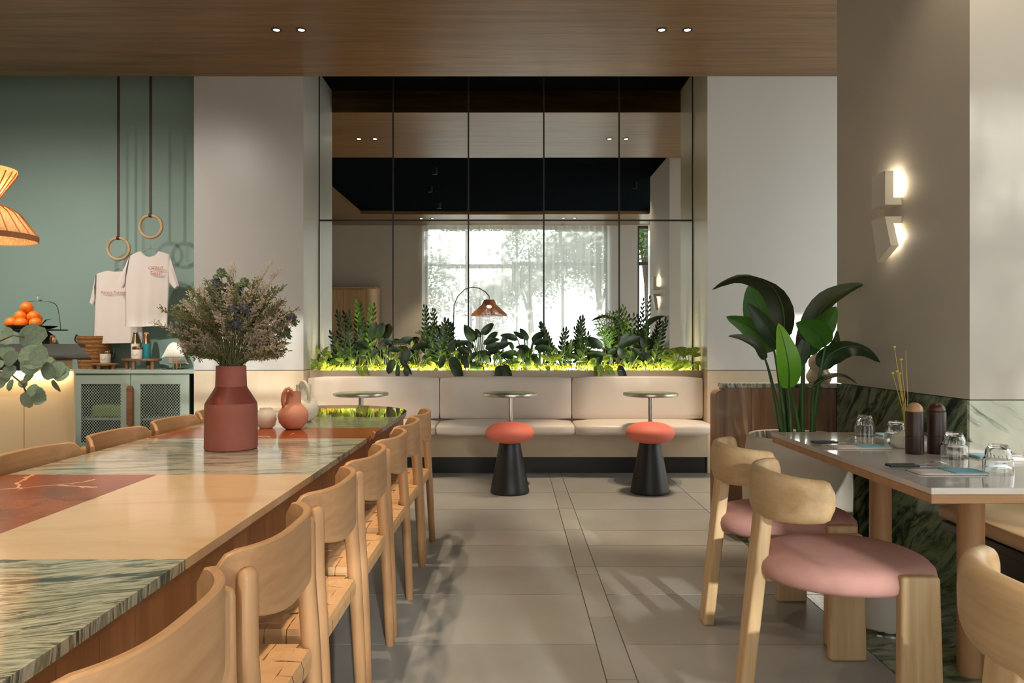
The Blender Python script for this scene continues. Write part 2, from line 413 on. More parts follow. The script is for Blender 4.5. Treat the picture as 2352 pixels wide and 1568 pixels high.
for a, b in zip([1.385, 2.2, 3.4, 5.0], [2.2, 3.4, 5.0]):
    for c, d in zip(wide, wide[1:]):
        mid = (c + d) / 2
        tile(a, b, c, d, M['marble_floor'] if 1.2 < mid < 4.6 and a < 3 else M['tile'])

# back wall: piers either side of the planter niche, seam between plaster and stone at z .938
ZT, ZS, ZK = 3.9, 3.617, 3.68
SEAM = .938
def pier(nm, x0, x1, y0, y1, m='gloss_panel'):
    p = struct(nm, box(x0, x1, y0, y1, SEAM + .003, ZT), M[m])
    ob('stone_base', box(x0, x1, y0, y1, 0, SEAM - .003), M['stone_beige'], p)
    ob('shadow_gap', box(x0 + .004, x1 - .004, y0 + .006, y1 - .004, SEAM - .003, SEAM + .003), M['black_metal'], p)
    return p
pier('wall_back', -2.90, -1.902, 6.55, 7.2, 'gloss_panel_dim')
pier('wall_back', 1.782, XR, 6.55, 7.2)
niche = struct('wall_back', box(-1.902, 1.782, 7.10, 7.2, 0, ZT), M['black_metal'])
alc = struct('wall_back', box(XL, -2.90, 7.10, 7.2, 0, ZT), M['teal_wall'])
struct('wall_left', box(XL - .1, XL, YF, 7.2, 0, ZT), M['plaster'])
# right wall with the two added windows
bm = B()
yy_ = [YF, .9, 3.0, 3.3, 6.2, 7.2]
for a, b in ((yy_[0], yy_[1]), (yy_[2], yy_[3]), (yy_[4], yy_[5])): bx(bm, XR, XR + .1, a, b, 0, ZT)
for a, b in ADDED_WIN: bx(bm, XR, XR + .1, a, b, 0, .3); bx(bm, XR, XR + .1, a, b, 3.5, ZT)
struct('wall_right', bm, M['plaster'])
for i, (a, b) in enumerate(ADDED_WIN):  # unseen windows added to let more daylight in
    wn = bpy.data.objects.new('window_%d' % (i + 3), None); COL.objects.link(wn); wn['kind'] = 'structure'
    fb = B(); x0, x1 = XR + .02, XR + .08
    bx(fb, x0, x1, a, b, .3, .36); bx(fb, x0, x1, a, b, 3.44, 3.5); bx(fb, x0, x1, a, a + .06, .36, 3.44); bx(fb, x0, x1, b - .06, b, .36, 3.44)
    ob('window_frame', fb, M['charcoal'], wn)
    ob('mullion', box(x0, x1, (a + b) / 2 - .025, (a + b) / 2 + .025, .36, 3.44), M['charcoal'], wn)
    for c, d in ((a + .06, (a + b) / 2 - .025), ((a + b) / 2 + .025, b - .06)): ob('pane', box(x0 + .025, x0 + .032, c, d, .36, 3.44), M['window_glass'], wn)
# front wall with two window openings
bm = B()
xx = [XL - .1, WIN[0][0], WIN[0][1], WIN[1][0], WIN[1][1], XR + .1]
for a, b in ((xx[0], xx[1]), (xx[2], xx[3]), (xx[4], xx[5])): bx(bm, a, b, YF - .22, YF, 0, ZT)
for a, b in WIN:
    bx(bm, a, b, YF - .22, YF, 0, WZ0); bx(bm, a, b, YF - .22, YF, WZ1, ZT)
struct('wall_front', bm, M['taupe'])
for i, (a, b) in enumerate(WIN):
    wn = bpy.data.objects.new('window_%d' % (i + 1), None); COL.objects.link(wn); wn['kind'] = 'structure'
    n = 4 if i == 0 else 2
    y0, y1 = YF - .19, YF - .13
    fb = B()
    bx(fb, a, b, y0, y1, WZ0, WZ0 + .06); bx(fb, a, b, y0, y1, WZ1 - .06, WZ1)
    for k in (0, n):
        xk = a + (b - a) * k / n; xk = min(max(xk, a + .03), b - .03)
        bx(fb, xk - .03, xk + .03, y0, y1, WZ0 + .06, WZ1 - .06)
    ob('window_frame', fb, M['charcoal'], wn)
    for k in range(1, n):
        xk = a + (b - a) * k / n
        ob('mullion', box(xk - .025, xk + .025, y0, y1, WZ0 + .06, WZ1 - .06), M['charcoal'], wn)
    ob('transom', box(a + .06, b - .06, y0 - .002, y1 + .002, 2.79, 2.86), M['charcoal'], wn)
    for k in range(n):
        p0, p1 = a + (b - a) * k / n + .03, a + (b - a) * (k + 1) / n - .03
        for z0, z1 in ((WZ0 + .06, 2.79), (2.86, WZ1 - .06)):
            ob('pane', box(p0, p1, y0 + .025, y0 + .033, z0, z1), M['window_glass'], wn)
# ceiling: oak soffits round a black coffer
def soffit(x0, x1, y0, y1, z=ZS):
    return struct('ceiling', box(x0, x1, y0, y1, z, ZT), M['soffit'])
sof_back = soffit(XL, XR, 4.69, 6.55)
sof_front = soffit(XL, XR, YF, .48)
soffit(XL, -2.88, .48, 4.69); soffit(2.60, XR, .48, 4.69)
struct('ceiling', box(-2.88, 2.60, .48, 4.69, ZK, ZT), M['black_ceiling'])
struct('ceiling', box(XL, XR, 6.55, 7.1, 3.85, ZT + .02), M['black_ceiling'])
# square column at the right, marble clad below z .931
CX0, CX1, CY0, CY1, CZ = 2.09, 2.90, 3.28, 4.618, .931
colm = struct('pillar', box(CX0, CX1, CY0, CY1, CZ + .004, ZT), M['column_paint'])
ob('core', box(CX0 + .02, CX1 - .02, CY0 + .02, CY1 - .02, 0, CZ + .01), M['black_metal'], colm)
ob('marble_panel', box(CX0 - .002, CX0 + .018, CY0 + .02, CY1, 0, CZ), M['marble_wall'], colm)
ob('marble_panel', box(CX0 - .002, CX1, CY0 - .002, CY0 + .018, 0, CZ), M['marble_front_lit'], colm)
ob('marble_panel', box(CX0 + .02, CX1, CY1 - .018, CY1, 0, CZ), M['marble_wall'], colm)
ob('marble_panel', box(CX1 - .018, CX1 + .002, CY0 + .02, CY1 - .02, 0, CZ), M['marble_wall'], colm)

# mirror: ten panels in a black frame
mir = thing('mirror', 'tall gridded wall mirror of ten panels filling the niche behind the planter', 'mirror', (0, 7.07, 0))
YM = 7.07
mxs = [(p - 1176) / F * YM for p in (732, 903, 1076, 1249, 1422, 1592)]
zj = H + (784 - 506) / F * YM
for k in range(5):
    for z0, z1 in ((.90, zj), (zj, 3.84)):
        a, b = mxs[k] + .006, mxs[k + 1] - .006
        hx, hz = (b - a) / 2, (z1 - z0) / 2 - .006
        o = ob('mirror_panel', box(-hx, hx, 0, .006, -hz, hz), M['mirror'], mir, loc=((a + b) / 2, 0, (z0 + z1) / 2))
        o.rotation_euler = (math.radians(random.uniform(-.03, .03)), 0, math.radians(random.uniform(-.03, .03)))
for k in range(6):
    wv = .011 if k in (0, 5) else .0075
    ob('mirror_joint', box(mxs[k] - wv, mxs[k] + wv, -.006, .012, .9, 3.84), M['black_metal'], mir)
ob('mirror_joint', box(mxs[0] + .01, mxs[5] - .01, -.005, .012, zj - .008, zj + .008), M['black_metal'], mir)
ob('backing', box(mxs[0], mxs[5], .012, .028, .9, 3.84), M['black_metal'], mir)
# niche reveals run from the mirror to the pier fronts: the piers' own sides

# downlights
def downlight(x, y, z, label, group, en, ang=46, tgt=None, col=(1, .80, .56)):
    t = thing('downlight', label, 'downlight', (x, y, z), 0, group)
    b_ = lathe(B(), [(.042, -.001), (.041, -.005), (.027, -.006), (.0245, -.001)], 28, close=True)
    ob('trim_ring', b_, M['black_metal'], t, 'auto')
    ob('lamp', lathe(B(), [(0, -.001), (.024, -.001), (.022, -.004), (0, -.005)], 24), M['lamp_disc'], t)
    s = spot((0, 0, -.012), tgt or (0, 0, -2), en, ang, col, blend=.35 if ang < 80 else .9, size=.02); s.parent = t
SW = 130
YD = 5.57
for k, (px, lb) in enumerate(((635, 'recessed downlight in the near oak soffit, outermost over the counter side'), (692, 'recessed downlight in the near oak soffit, second from the teal wall side'),
                              (1520, 'recessed downlight in the near oak soffit, inner one of the pair by the pillar'), (1579, 'recessed downlight in the near oak soffit, outer one of the pair by the pillar'))):
    downlight((px - 1176) / F * YD, YD, ZS, lb, 'downlights in the near soffit', SW * 1.1, 50)
for x, lb in ((-1.78, 'first'), (-1.56, 'second'), (1.0, 'third'), (1.22, 'fourth')):
    downlight(x, .05, ZS, 'small downlight in the far oak soffit seen in the mirror, ' + lb + ' from the oak cupboard', 'downlights in the far soffit', SW * .5, 60)
# added warm spots on the black coffer ceiling to light the long table
for x, y, lb in ((-1.3, 1.3, 'above the near end of'), (-1.3, 2.7, 'above the middle of'), (-1.1, 3.9, 'above the rounded end of')):
    t = thing('ceiling_spot', 'added ceiling spot on the dark coffer ' + lb + ' the long stone table', 'spotlight', (x, y, ZK), 0, 'added spots above the long table')
    ob('body', lathe(B(), [(0, 0), (.035, 0), (.035, -.10), (.03, -.10), (.028, -.09), (0, -.09)], 20), M['black_metal'], t, 'auto')
    s = spot((0, 0, -.12), (.25, .1, -3), 120, 75, blend=.8, size=.05); s.parent = t

# added downlights over the counter, out of frame, to brighten the sage wall
for x, y, lb in ((-3.3, 4.3, 'nearest the long table'), (-4.2, 4.3, 'second from the long table'), (-5.0, 4.3, 'nearest the outer wall')):
    downlight(x, y, ZS, 'added recessed downlight over the service counter, ' + lb, 'added downlights over the counter', 115, 110, (0, 1.3, -2.0), (1, .92, .82))
# curtains
def curtain(nm, x0, x1, z0, z1, y, m, label, amp=.03, seed=0):
    rnd = random.Random(seed); n = int((x1 - x0) / .018); rows = []
    ph = [rnd.uniform(0, 6) for _ in range(5)]
    def off(x): return amp * (.6 * math.sin(x * 38 + ph[0] + 1.5 * math.sin(x * 5 + ph[1])) + .4 * math.sin(x * 67 + ph[2]))
    for z in (z1, (z0 + z1) / 2, z0):
        k = 1.0 if z == z1 else 1.25
        rows.append([(x0 + (x1 - x0) * i / n, y + k * off(x0 + (x1 - x0) * i / n), z) for i in range(n + 1)])
    b_ = B(); grid(b_, rows)
    return tag(ob(nm, b_, m, None, True), label, 'curtain')
curtain('sheer_curtain', -1.86, 2.06, .03, 3.6, -.70, M['sheer'], 'wide white sheer curtain over the big window, seen in the mirror', seed=3)
curtain('sheer_curtain', 2.82, 4.14, .03, 3.6, -.70, M['sheer_dense'], 'added sheer curtain, half drawn to soften the sun, over the side window behind the pillar', seed=5)  # unseen curtain, added to soften the sun falling on the pillar front
# ================================================================= BANQUETTE, PLANTER, SMALL TABLES, STOOLS
bq = thing('banquette', 'long cream leather banquette bench under the planter along the mirror wall', 'banquette', (0, 6.5, 0))
BX0, BX1 = -1.899, 1.779
def rel(o_): return o_
ob('plinth', box(BX0, BX1 - .015, .06, .2, 0, .152), M['black_metal'], bq)
ob('fascia', box(BX0, BX1, 0, .2, .153, .372, .006), M['stone_beige'], bq)
def cushion(x0, x1, y0, y1, z0, z1, r, crown=.012, nx=14, ny=8):
    """soft box: superellipse section with a gently crowned top"""
    b_ = B(); bx(b_, x0, x1, y0, y1, z0, z1)
    bmesh.ops.subdivide_edges(b_, edges=b_.edges[:], cuts=7, use_grid_fill=True)
    cxm, cym, czm = (x0 + x1) / 2, (y0 + y1) / 2, (z0 + z1) / 2
    hx, hy, hz = (x1 - x0) / 2, (y1 - y0) / 2, (z1 - z0) / 2
    for v in b_.verts:
        d = Vector((v.co.x - cxm, v.co.y - cym, v.co.z - czm))
        q = Vector((max(-hx + r, min(hx - r, d.x)), max(-hy + r, min(hy - r, d.y)), max(-hz + r, min(hz - r, d.z))))
        e = d - q
        if e.length > 1e-6: e = e.normalized() * r
        u = 1 - min(1, abs(d.x) / hx) ** 4; t = 1 - min(1, abs(d.y) / hy) ** 4; s = 1 - min(1, abs(d.z) / hz) ** 4
        p = q + e
        p.z += crown * u * t * (1 if d.z > 0 else -.2); p.y -= crown * .7 * u * s * (1 if d.y < 0 else 0)
        v.co = p + Vector((cxm, cym, czm))
    return b_
def refine(x0, x1, r):
    return None
sp = [BX0, -.667, .553, 1.772]
for a, b in zip(sp, sp[1:]): ob('seat_cushion', cushion(a + .002, b - .002, -.25, .2, .374, .478, .035, .008), M['leather_cream'], bq, True)
sp = [BX0, -.672, .555, 1.775]
for a, b in zip(sp, sp[1:]): ob('back_cushion', cushion(a + .002, b - .002, .155, .24, .480, .868, .022, .01), M['leather_cream'], bq, True)
pl = thing('planter_box', 'long cream stone planter trough running behind the banquette backs', 'planter', (0, 6.74, 0))
b_ = B()
bx(b_, BX0, BX1, 0.002, .022, .2, .930)
ob('front_panel', b_, M['stone_beige'], pl)
ob('back_panel', box(BX0, BX1, .29, .31, .2, .90), M['stone_beige'], pl)
ob('bottom', box(BX0, BX1, .022, .29, .2, .22), M['stone_beige'], pl)
ob('soil', box(BX0 + .002, BX1 - .002, .023, .289, .23, .880), M['soil'], pl)
ob('led_strip', box(BX0 + .05, BX1 - .05, .024, .034, .893, .900), M['led'], pl)
area((-.06, 6.782, .918), (0, .9, .45), 3.5, .02, 32, (1, .82, .30), 'Y')

def small_table(x, y, label):
    t = thing('bistro_table', label, 'table', (x, y, 0), 0, 'round metal bistro tables')
    ob('table_top', lathe(B(), [(0, .742), (.222, .742), (.229, .748), (.230, .756), (.229, .767), (.222, .769), (0, .769)], 56), M['steel'], t, 'auto')
    ob('pole', lathe(B(), [(.021, .014), (.021, .742)], 20), M['steel'], t, True)
    ob('base_plate', lathe(B(), [(0, 0), (.165, 0), (.165, .006), (.15, .012), (.03, .016), (0, .016)], 40), M['steel'], t, 'auto')
for px, lb in ((829, 'round metal bistro table behind the rounded end of the long table'), (1172, 'round metal bistro table in the middle of the banquette'), (1494, 'round metal bistro table nearest the potted plant')):
    small_table((px - 1176) / F * 6.05, 6.05, lb)
def stool(x, y, label):
    t = thing('stool', label, 'stool', (x, y, 0), 0, 'coral pebble stools')
    pr = []
    for i in range(25):
        a = -PI / 2 + PI * i / 24
        pr.append((max(0, .194 * abs(math.cos(a)) ** .82), .475 + .083 * math.copysign(abs(math.sin(a)) ** .95, math.sin(a))))
    pr[0] = (0, pr[0][1]); pr[-1] = (0, pr[-1][1])
    ob('seat', lathe(B(), pr, 48), M['coral'], t, True)
    ob('base', lathe(B(), [(0, 0), (.152, 0), (.156, .012), (.152, .03), (.083, .396), (.080, .405), (0, .405)], 48), M['black_metal'], t, 'auto')
stool(-.017, 5.72, 'coral pebble-seat stool on black cone base in the middle of the aisle')
stool(1.099, 5.72, 'coral pebble-seat stool on black cone base nearest the potted plant')

# ================================================================= LONG STONE TABLE
tb = thing('long_table', 'long patchwork stone table with a rounded end and wood apron', 'table', (-1.19, 0, 0))
R_ = .515
def slab_poly(y0, y1, x0=-R_, x1=R_, yc=4.57, n=24):
    """outline of the table top between two cross cuts; the far end is a half disc centred on yc"""
    def half(y):
        return R_ if y <= yc else math.sqrt(max(0, R_ * R_ - (y - yc) ** 2))
    ys = [y0 + (y1 - y0) * i / n for i in range(n + 1)] if y1 > yc else [y0, y1]
    if y1 > yc: ys = sorted(set(ys + [yc + R_ * math.sin(PI / 2 * i / 20) for i in range(21) if y0 < yc + R_ * math.sin(PI / 2 * i / 20) <= y1]))
    right = [(min(x1, half(y)), y) for y in ys]; left = [(max(x0, -half(y)), y) for y in reversed(ys)]
    out = []
    for p in right + left:
        if not out or (abs(p[0] - out[-1][0]) + abs(p[1] - out[-1][1])) > 1e-5: out.append(p)
    return out
ZTT = .75
def slab(y0, y1, m, x0=-R_, x1=R_):
    b_ = prism(B(), slab_poly(y0, y1, x0, x1), 'z', .728, ZTT)
    return ob('stone_slab', b_, M[m], tb)
g = .0006
slab(.25, 1.485 - g, 'marble_green')
slab(1.485 + g, 2.43 - g, 'stone_cream', -.01 + g, R_)
slab(1.485 + g, 2.43 - g, 'marble_red', -R_, -.01 - g)
slab(2.43 + g, 3.34 - g, 'marble_pale')
slab(3.34 + g, 3.75 - g, 'marble_red')
slab(3.75 + g, 4.29 - g, 'marble_green')
slab(4.29 + g, 5.085, 'amber')
def stadium(r, y0, yc, n=24):
    return [(-r, y0), (r, y0)] + [(r * math.cos(PI * i / n), yc + r * math.sin(PI * i / n)) for i in range(n + 1)]
ob('under_frame', prism(B(), stadium(.505, .27, 4.57), 'z', .712, .7275), M['apron'], tb)
# apron boards: vertical-grained staves following the stadium outline
pts = []
yy = .29
while yy < 4.57: pts.append((.495, yy)); yy += .115
for i in range(15): pts.append((.495 * math.cos(PI * i / 14), 4.57 + .495 * math.sin(PI * i / 14)))
yy = 4.57 - .115
while yy > .29: pts.append((-.495, yy)); yy -= .115
for a, b in zip(pts, pts[1:]):
    d = Vector((b[0] - a[0], b[1] - a[1], 0)); L = d.length; d.normalize(); n_ = Vector((-d.y, d.x, 0))
    A0, A1 = Vector((*a, 0)), Vector((*b, 0)); 
    q = [A0 + d * .0008, A1 - d * .0008, A1 - d * .0008 + n_ * .02, A0 + d * .0008 + n_ * .02]
    o = ob('apron_board', prism(B(), [(p.x, p.y) for p in q], 'z', .622, .7115), M['apron'], tb)
for y in (.9, 4.1):
    ob('pedestal', box(-.2, .2, y - .18, y + .18, 0, .712, .02), M['apron'], tb)
ob('foot_rail', box(-.04, .04, 1.08, 3.92, .10, .18), M['apron'], tb)

# ================================================================= OAK CHAIRS
def make_oak():
    t = thing('oak_chair', 'x', 'chair')
    # bent back panel
    def yb(u): return -.242 + .088 * abs(u) ** 3.4
    def zt(u): return .80 - .034 * max(0, (abs(u) - .88) / .12) ** 2.2
    def zb(u): return .632 + .05 * abs(u) ** 2 + .035 * max(0, (abs(u) - .85) / .15) ** 2
    n = 30; th = .017
    ring = []
    for i in range(n + 1):
        u = -1 + 2 * i / n; x = .239 * u
        dy = 0.088 * 3.4 * abs(u) ** 2.4 * (1 if u > 0 else -1) / .239
        nv = Vector((-dy, 1, 0)).normalized() * (th / 2)
        a, b, c = zb(u), zt(u), yb(u)
        e = .004
        zs = [a + e, a, a, a + e, (a + b) / 2, b - e, b, b, b - e, (a + b) / 2]
        sd = [-1, -.6, .6, 1, 1, 1, .6, -.6, -1, -1]
        ring.append([(x + nv.x * s, c + nv.y * s, z) for s, z in zip(sd, zs)])
    b_ = B(); vr = grid(b_, ring, True); b_.faces.new(vr[0]); b_.faces.new(vr[-1][::-1])
    ob('backrest', b_, M['oak_h'], t, 'auto')
    for s in (-1, 1):
        b_ = tube(B(), [(s * .214, -.240, 0), (s * .212, -.226, .30), (s * .209, -.216, .47), (s * .207, -.207, .60), (s * .206, -.207, .745), (s * .206, -.207, .758), (s * .206, -.207, .764)], [.018, .021, .0225, .0225, .021, .017, .007], 16)
        ob('leg', b_, M['oak'], t, True)
        ob('leg', tube(B(), [(s * .212, .19, 0), (s * .206, .188, .25), (s * .203, .187, .452)], [.0155, .018, .019], 14), M['oak'], t, True)
        ob('seat_rail', tube(B(), [(s * .200, -.205, .425), (s * .204, .187, .425)], .014, 10), M['oak_h'], t, True)
    for y in (-.21, .187): ob('seat_rail', tube(B(), [(-.198, y, .425), (.198, y, .425)], .014, 10), M['oak_h'], t, True)
    # woven straps: wide leather bands crossing over and under
    n1, n2 = 5, 6; wx, wy = .368 / n1, .352 / n2
    x0, y0 = -.184, -.19
    for k in range(n1):
        xc = x0 + (k + .5) * wx; rows = []; N = 3 * n2
        path = [(-.226, .395), (-.2275, .425), (-.222, .441)]
        for i in range(1, N):
            y = -.19 + .352 * i / N
            path.append((y, .4435 + .0028 * math.cos(PI * (y - y0) / wy + PI * k)))
        path += [(.192, .441), (.2045, .425), (.203, .395)]
        h = wx / 2 - .0022
        rows = [[(xc - h, y, z), (xc + h, y, z)] for y, z in path]
        rows2 = [[(xc - h, y, z), (xc + h, y, z), (xc + h, y, z - .002), (xc - h, y, z - .002)] for y, z in path]
        b_ = B(); vr = grid(b_, rows2, True); ob('strap', b_, M['strap'], t, False)
    for k in range(n2):
        yc = y0 + (k + .5) * wy; N = 3 * n1
        path = [(-.2165, .385), (-.219, .425), (-.212, .441)]
        for i in range(1, N):
            x = x0 + .368 * i / N
            path.append((x, .4435 - .0028 * math.cos(PI * (x - x0) / wx + PI * k)))
        path += [(.212, .441), (.219, .425), (.2165, .385)]
        h = wy / 2 - .0015
        rows2 = [[(x, yc - h, z), (x, yc + h, z), (x, yc + h, z - .002), (x, yc - h, z - .002)] for x, z in path]
        b_ = B(); grid(b_, rows2, True); ob('strap', b_, M['strap'], t, False)
    return t
oak = make_oak()
ords = ['second', 'third', 'fourth', 'fifth', 'sixth', 'seventh']
right_y = [4.11, 3.62, 3.14, 2.63, 2.11, 1.59, 1.07]
for k, y in enumerate(right_y):
    lb = 'oak woven-seat chair on the aisle side of the table, ' + ('nearest the banquette' if k == 0 else ords[k - 1] + ' from the banquette')
    if k == 0:
        oak.location = (-.72, y, 0); oak.rotation_euler = (0, 0, PI / 2); oak['label'] = lb; oak['group'] = 'oak chairs along the aisle side'
    else: dup(oak, (-.72 + random.uniform(-.006, .006), y, 0), PI / 2 + random.uniform(-.015, .015), lb, 'oak chairs along the aisle side')
for k, y in enumerate([4.25, 3.74, 3.20, 2.65]):
    lb = 'oak chair on the counter side of the table, ' + ('half hidden behind the red vase' if k == 0 else ('just before the red vase' if k == 1 else ('second before the red vase' if k == 2 else 'closest to the eucalyptus')))
    dup(oak, (-1.575, y, 0), -PI / 2, lb, 'oak chairs along the counter side')
# ================================================================= RIGHT: WHITE TOPPED TABLE
TX0, TX1, TY0, TY1 = 1.29, 2.055, 2.21, 3.57
TX1 = 2.05
rt = thing('dining_table', 'white-topped oak dining table laid for four beside the marble pillar', 'table', ((TX0 + TX1) / 2, (TY0 + TY1) / 2, 0))
tx, ty = (TX1 - TX0) / 2, (TY1 - TY0) / 2
ob('table_top', box(-tx, tx, -ty, ty, .729, .75, .0015, 1), M['quartz'], rt)
ob('top_frame', box(-tx + .002, tx - .002, -ty + .002, ty - .002, .700, .7285, .002, 1), M['oak_h'], rt)
for x, y in ((-.01, -.29), (-.07, .23)):
    ob('leg', lathe(B(), [(0, .0), (.043, .0), (.044, .01), (.044, .699), (0, .699)], 28, (x, y, 0)), M['oak'], rt, 'auto')
ob('pedestal_base', lathe(B(), [(.19, .012), (.19, .06), (.175, .14), (.13, .20), (.07, .225), (.0445, .23)], 48, (-.07, .23, 0)), M['pot'], rt, True)
ob('base_rim', lathe(B(), [(0, 0), (.192, 0), (.195, .004), (.195, .0115), (.190, .0118), (.0, .0118)], 48, (-.07, .23, 0)), M['chrome'], rt, 'auto')

# ---------------------------------------------------------------- pink three-legged chairs
def make_pink():
    t = thing('padded_chair', 'x', 'chair')
    # seat cushion: rounded triangle, broad at the front (local +y), pebble section
    n = 56; rows = []
    prof = [(.0, .398), (.80, .398), (.93, .402), (.985, .418), (1.0, .438), (.985, .458), (.93, .475), (.80, .486), (.5, .493), (0, .495)]
    def outline(a):
        x = math.sin(a); y = math.cos(a)
        wv = .252; d = .285
        k = 2.5
        r = (abs(x) ** k + abs(y) ** k) ** (-1 / k)
        X, Y = r * x, r * y
        nar = 1 - .16 * max(0, -Y) ** 1.5
        return X * wv * nar, Y * d - .005
    b_ = B()
    for s, z in prof:
        rows.append([(outline(2 * PI * i / n)[0] * max(s, .002), outline(2 * PI * i / n)[1] * max(s, .002), z) for i in range(n)])
    grid(b_, rows, True)
    ob('seat', b_, M['pink'], t, True, weld=False)
    # front legs: flat boards standing at the sides
    for s in (-1, 1):
        b_ = B()
        x0, x1 = (.222, .262) if s > 0 else (-.262, -.222)
        bx(b_, x0, x1, .07, .19, .0, .474)
        for v in b_.verts:
            if v.co.z < .1: v.co.y += -.006 if v.co.y < .13 else .014
        bmesh.ops.bevel(b_, geom=b_.edges[:], offset=.010, segments=3, profile=.5, affect='EDGES')
        ob('leg', b_, M['ash'], t, 'auto')
    # single rear leg, raked back
    b_ = B(); bx(b_, -.045, .045, -.022, .022, .0, .66)
    for v in b_.verts:
        f = v.co.z / .66
        v.co.y += -.335 * (1 - f) - .262 * f; v.co.x *= 1 - .10 * (1 - f)
        if v.co.z < .1: v.co.z = .0
    bmesh.ops.bevel(b_, geom=b_.edges[:], offset=.009, segments=3, profile=.5, affect='EDGES')
    ob('leg', b_, M['ash'], t, 'auto')
    ob('seat_bracket', box(-.03, .03, -.275, -.20, .385, .41, .004), M['ash'], t, 'auto')
    # curved pebble backrest wrapping the rear
    n = 34; secs = []
    for i in range(n + 1):
        u = -1 + 2 * i / n; a = u * math.radians(84)
        cx, cyy = .232 * math.sin(a), -.272 + .165 * (1 - math.cos(a))
        tv = Vector((.232 * math.cos(a), .165 * math.sin(a), 0)).normalized(); nv = Vector((tv.y, -tv.x, 0))
        end = max(0, (abs(u) - .86) / .14); k = math.sqrt(max(0.02, 1 - end ** 2.2))
        zc = .686 + .016 * abs(u) ** 2; hh = (.084 - .020 * abs(u) ** 1.5) * (.35 + .65 * k); th = .027 * (.25 + .75 * k)
        row = []
        for j in range(20):
            b = 2 * PI * j / 20
            ex = math.copysign(abs(math.cos(b)) ** .75, math.cos(b)); ez = math.copysign(abs(math.sin(b)) ** .62, math.sin(b))
            row.append((cx + nv.x * th * ex, cyy + nv.y * th * ex, zc + hh * ez))
        secs.append(row)
    b_ = B(); vr = grid(b_, secs, True); b_.faces.new(vr[0]); b_.faces.new(vr[-1][::-1])
    ob('backrest', b_, M['ash_h'], t, 'auto')
    return t
pk = make_pink(); GP = 'pink three-legged chairs'
pk.location = (1.13, 2.47, 0); pk.rotation_euler = (0, 0, -PI / 2); pk['label'] = 'pink padded chair with pale ash frame at the near place of the white table'; pk['group'] = GP
dup(pk, (1.165, 3.08, 0), -PI / 2 + .03, 'pink padded chair in front of the white plant pot', GP)
dup(pk, (1.175, 1.32, 0), -PI / 2 + .05, 'ash-backed chair cut off by the lower corner beside the tan bench', GP)

# ---------------------------------------------------------------- tan bench
bn = thing('bench', 'tan leather bench on a dark wood base against the marble pillar', 'bench', (2.25, 2.2, 0))
ob('seat_cushion', cushion(-.33, .42, -1.35, 1.065, .395, .475, .035, .006), M['leather_tan'], bn, True)
ob('seat_board', box(-.31, .42, -1.34, 1.05, .355, .393, .004), M['dark_wood'], bn)
ob('base', box(-.22, .42, -1.30, 1.02, 0, .354), M['dark_wood'], bn)
ob('back_cushion', cushion(.425, .53, -1.35, 1.065, .40, .86, .03, .006), M['leather_tan'], bn, True)

# ---------------------------------------------------------------- wooden divider with marble cap
dv = thing('divider', 'low walnut room divider capped with green marble, joined to the pillar', 'divider', (1.305, 4.62, 0))
def dpost():
    pr = [(0, 0), (.055, 0), (.055, .884), (.050, .888)] + [(.05 - .05 * math.sin(PI / 2 * i / 8), .848 + .040 * math.cos(PI / 2 * i / 8)) for i in range(9)]
    return prism(B(), pr, 'y', 0.0, .11)
ob('end_post', dpost(), M['walnut'], dv)
xd = .056
for wv in (.18, .18, .18, .186, .18, .18):
    ob('board', box(xd + .0008, xd + wv - .0008, .006, .105, 0, .900), M['walnut'], dv); xd += wv
ob('marble_cap', box(.05, 1.14, .001, .11, .901, .931, .002, 1), M['marble_green'], dv)
# vases on the cap
def lathe_thing(nm, label, cat, loc, prof, m, seg=36, parts=(), group=None):
    t = tag(ob(nm, lathe(B(), prof, seg), M[m], None, 'auto', loc), label, cat, group)
    return t
lathe_thing('vase', 'beige stacked-bulb vase standing on the marble cap of the divider', 'vase', (1.985, 4.675, .9315),
            [(0, 0), (.05, 0), (.066, .025), (.068, .05), (.05, .082), (.044, .095), (.052, .115), (.054, .14), (.044, .165), (.026, .18), (.022, .196), (.014, .196), (.018, .17), (0, .12)], 'beige_clay')
lathe_thing('vase', 'small pale round vase tucked by the pillar on the divider cap', 'vase', (2.05, 4.69, .9315),
            [(0, 0), (.024, 0), (.034, .02), (.036, .04), (.028, .065), (.016, .074), (.016, .10), (.01, .10), (.01, .07), (0, .05)], 'beige_clay')

# ---------------------------------------------------------------- wall sconce on the pillar side
sc = thing('wall_sconce', 'white folded plaster wall sconce glowing on the shaded side of the pillar', 'wall lamp', (2.09, 3.92, 1.90))
def lp(poly, y0, y1, drop=0):
    b_ = prism(B(), poly, 'y', y0, y1)
    return b_
b_ = lp([(-.09, .215), (-.045, .215), (-.045, .072), (-.001, .072), (-.001, .033), (-.09, .033)], -.07, .075)
ob('upper_shade', b_, M['white_clay'], sc)
b_ = lp([(-.092, -.030), (-.001, -.030), (-.001, -.066), (-.045, -.066), (-.016, -.185), (-.060, -.185)], -.07, .075)
for v in b_.verts:
    if v.co.z < -.15 and v.co.y > 0: v.co.z -= .075
ob('lower_shade', b_, M['white_clay'], sc)
ob('lamp_strip', box(-.044, -.041, -.055, .06, .08, .20), M['led'], sc)
ob('lamp_strip', box(-.0405, -.0375, -.055, .06, -.11, -.072), M['led'], sc)
a1 = area((-.03, 0, .145), (1, 0, .25), .12, .10, .5, (1, .86, .68)); a1.parent = sc
a2 = area((-.026, 0, -.13), (1, 0, -.45), .12, .06, .5, (1, .86, .68)); a2.parent = sc
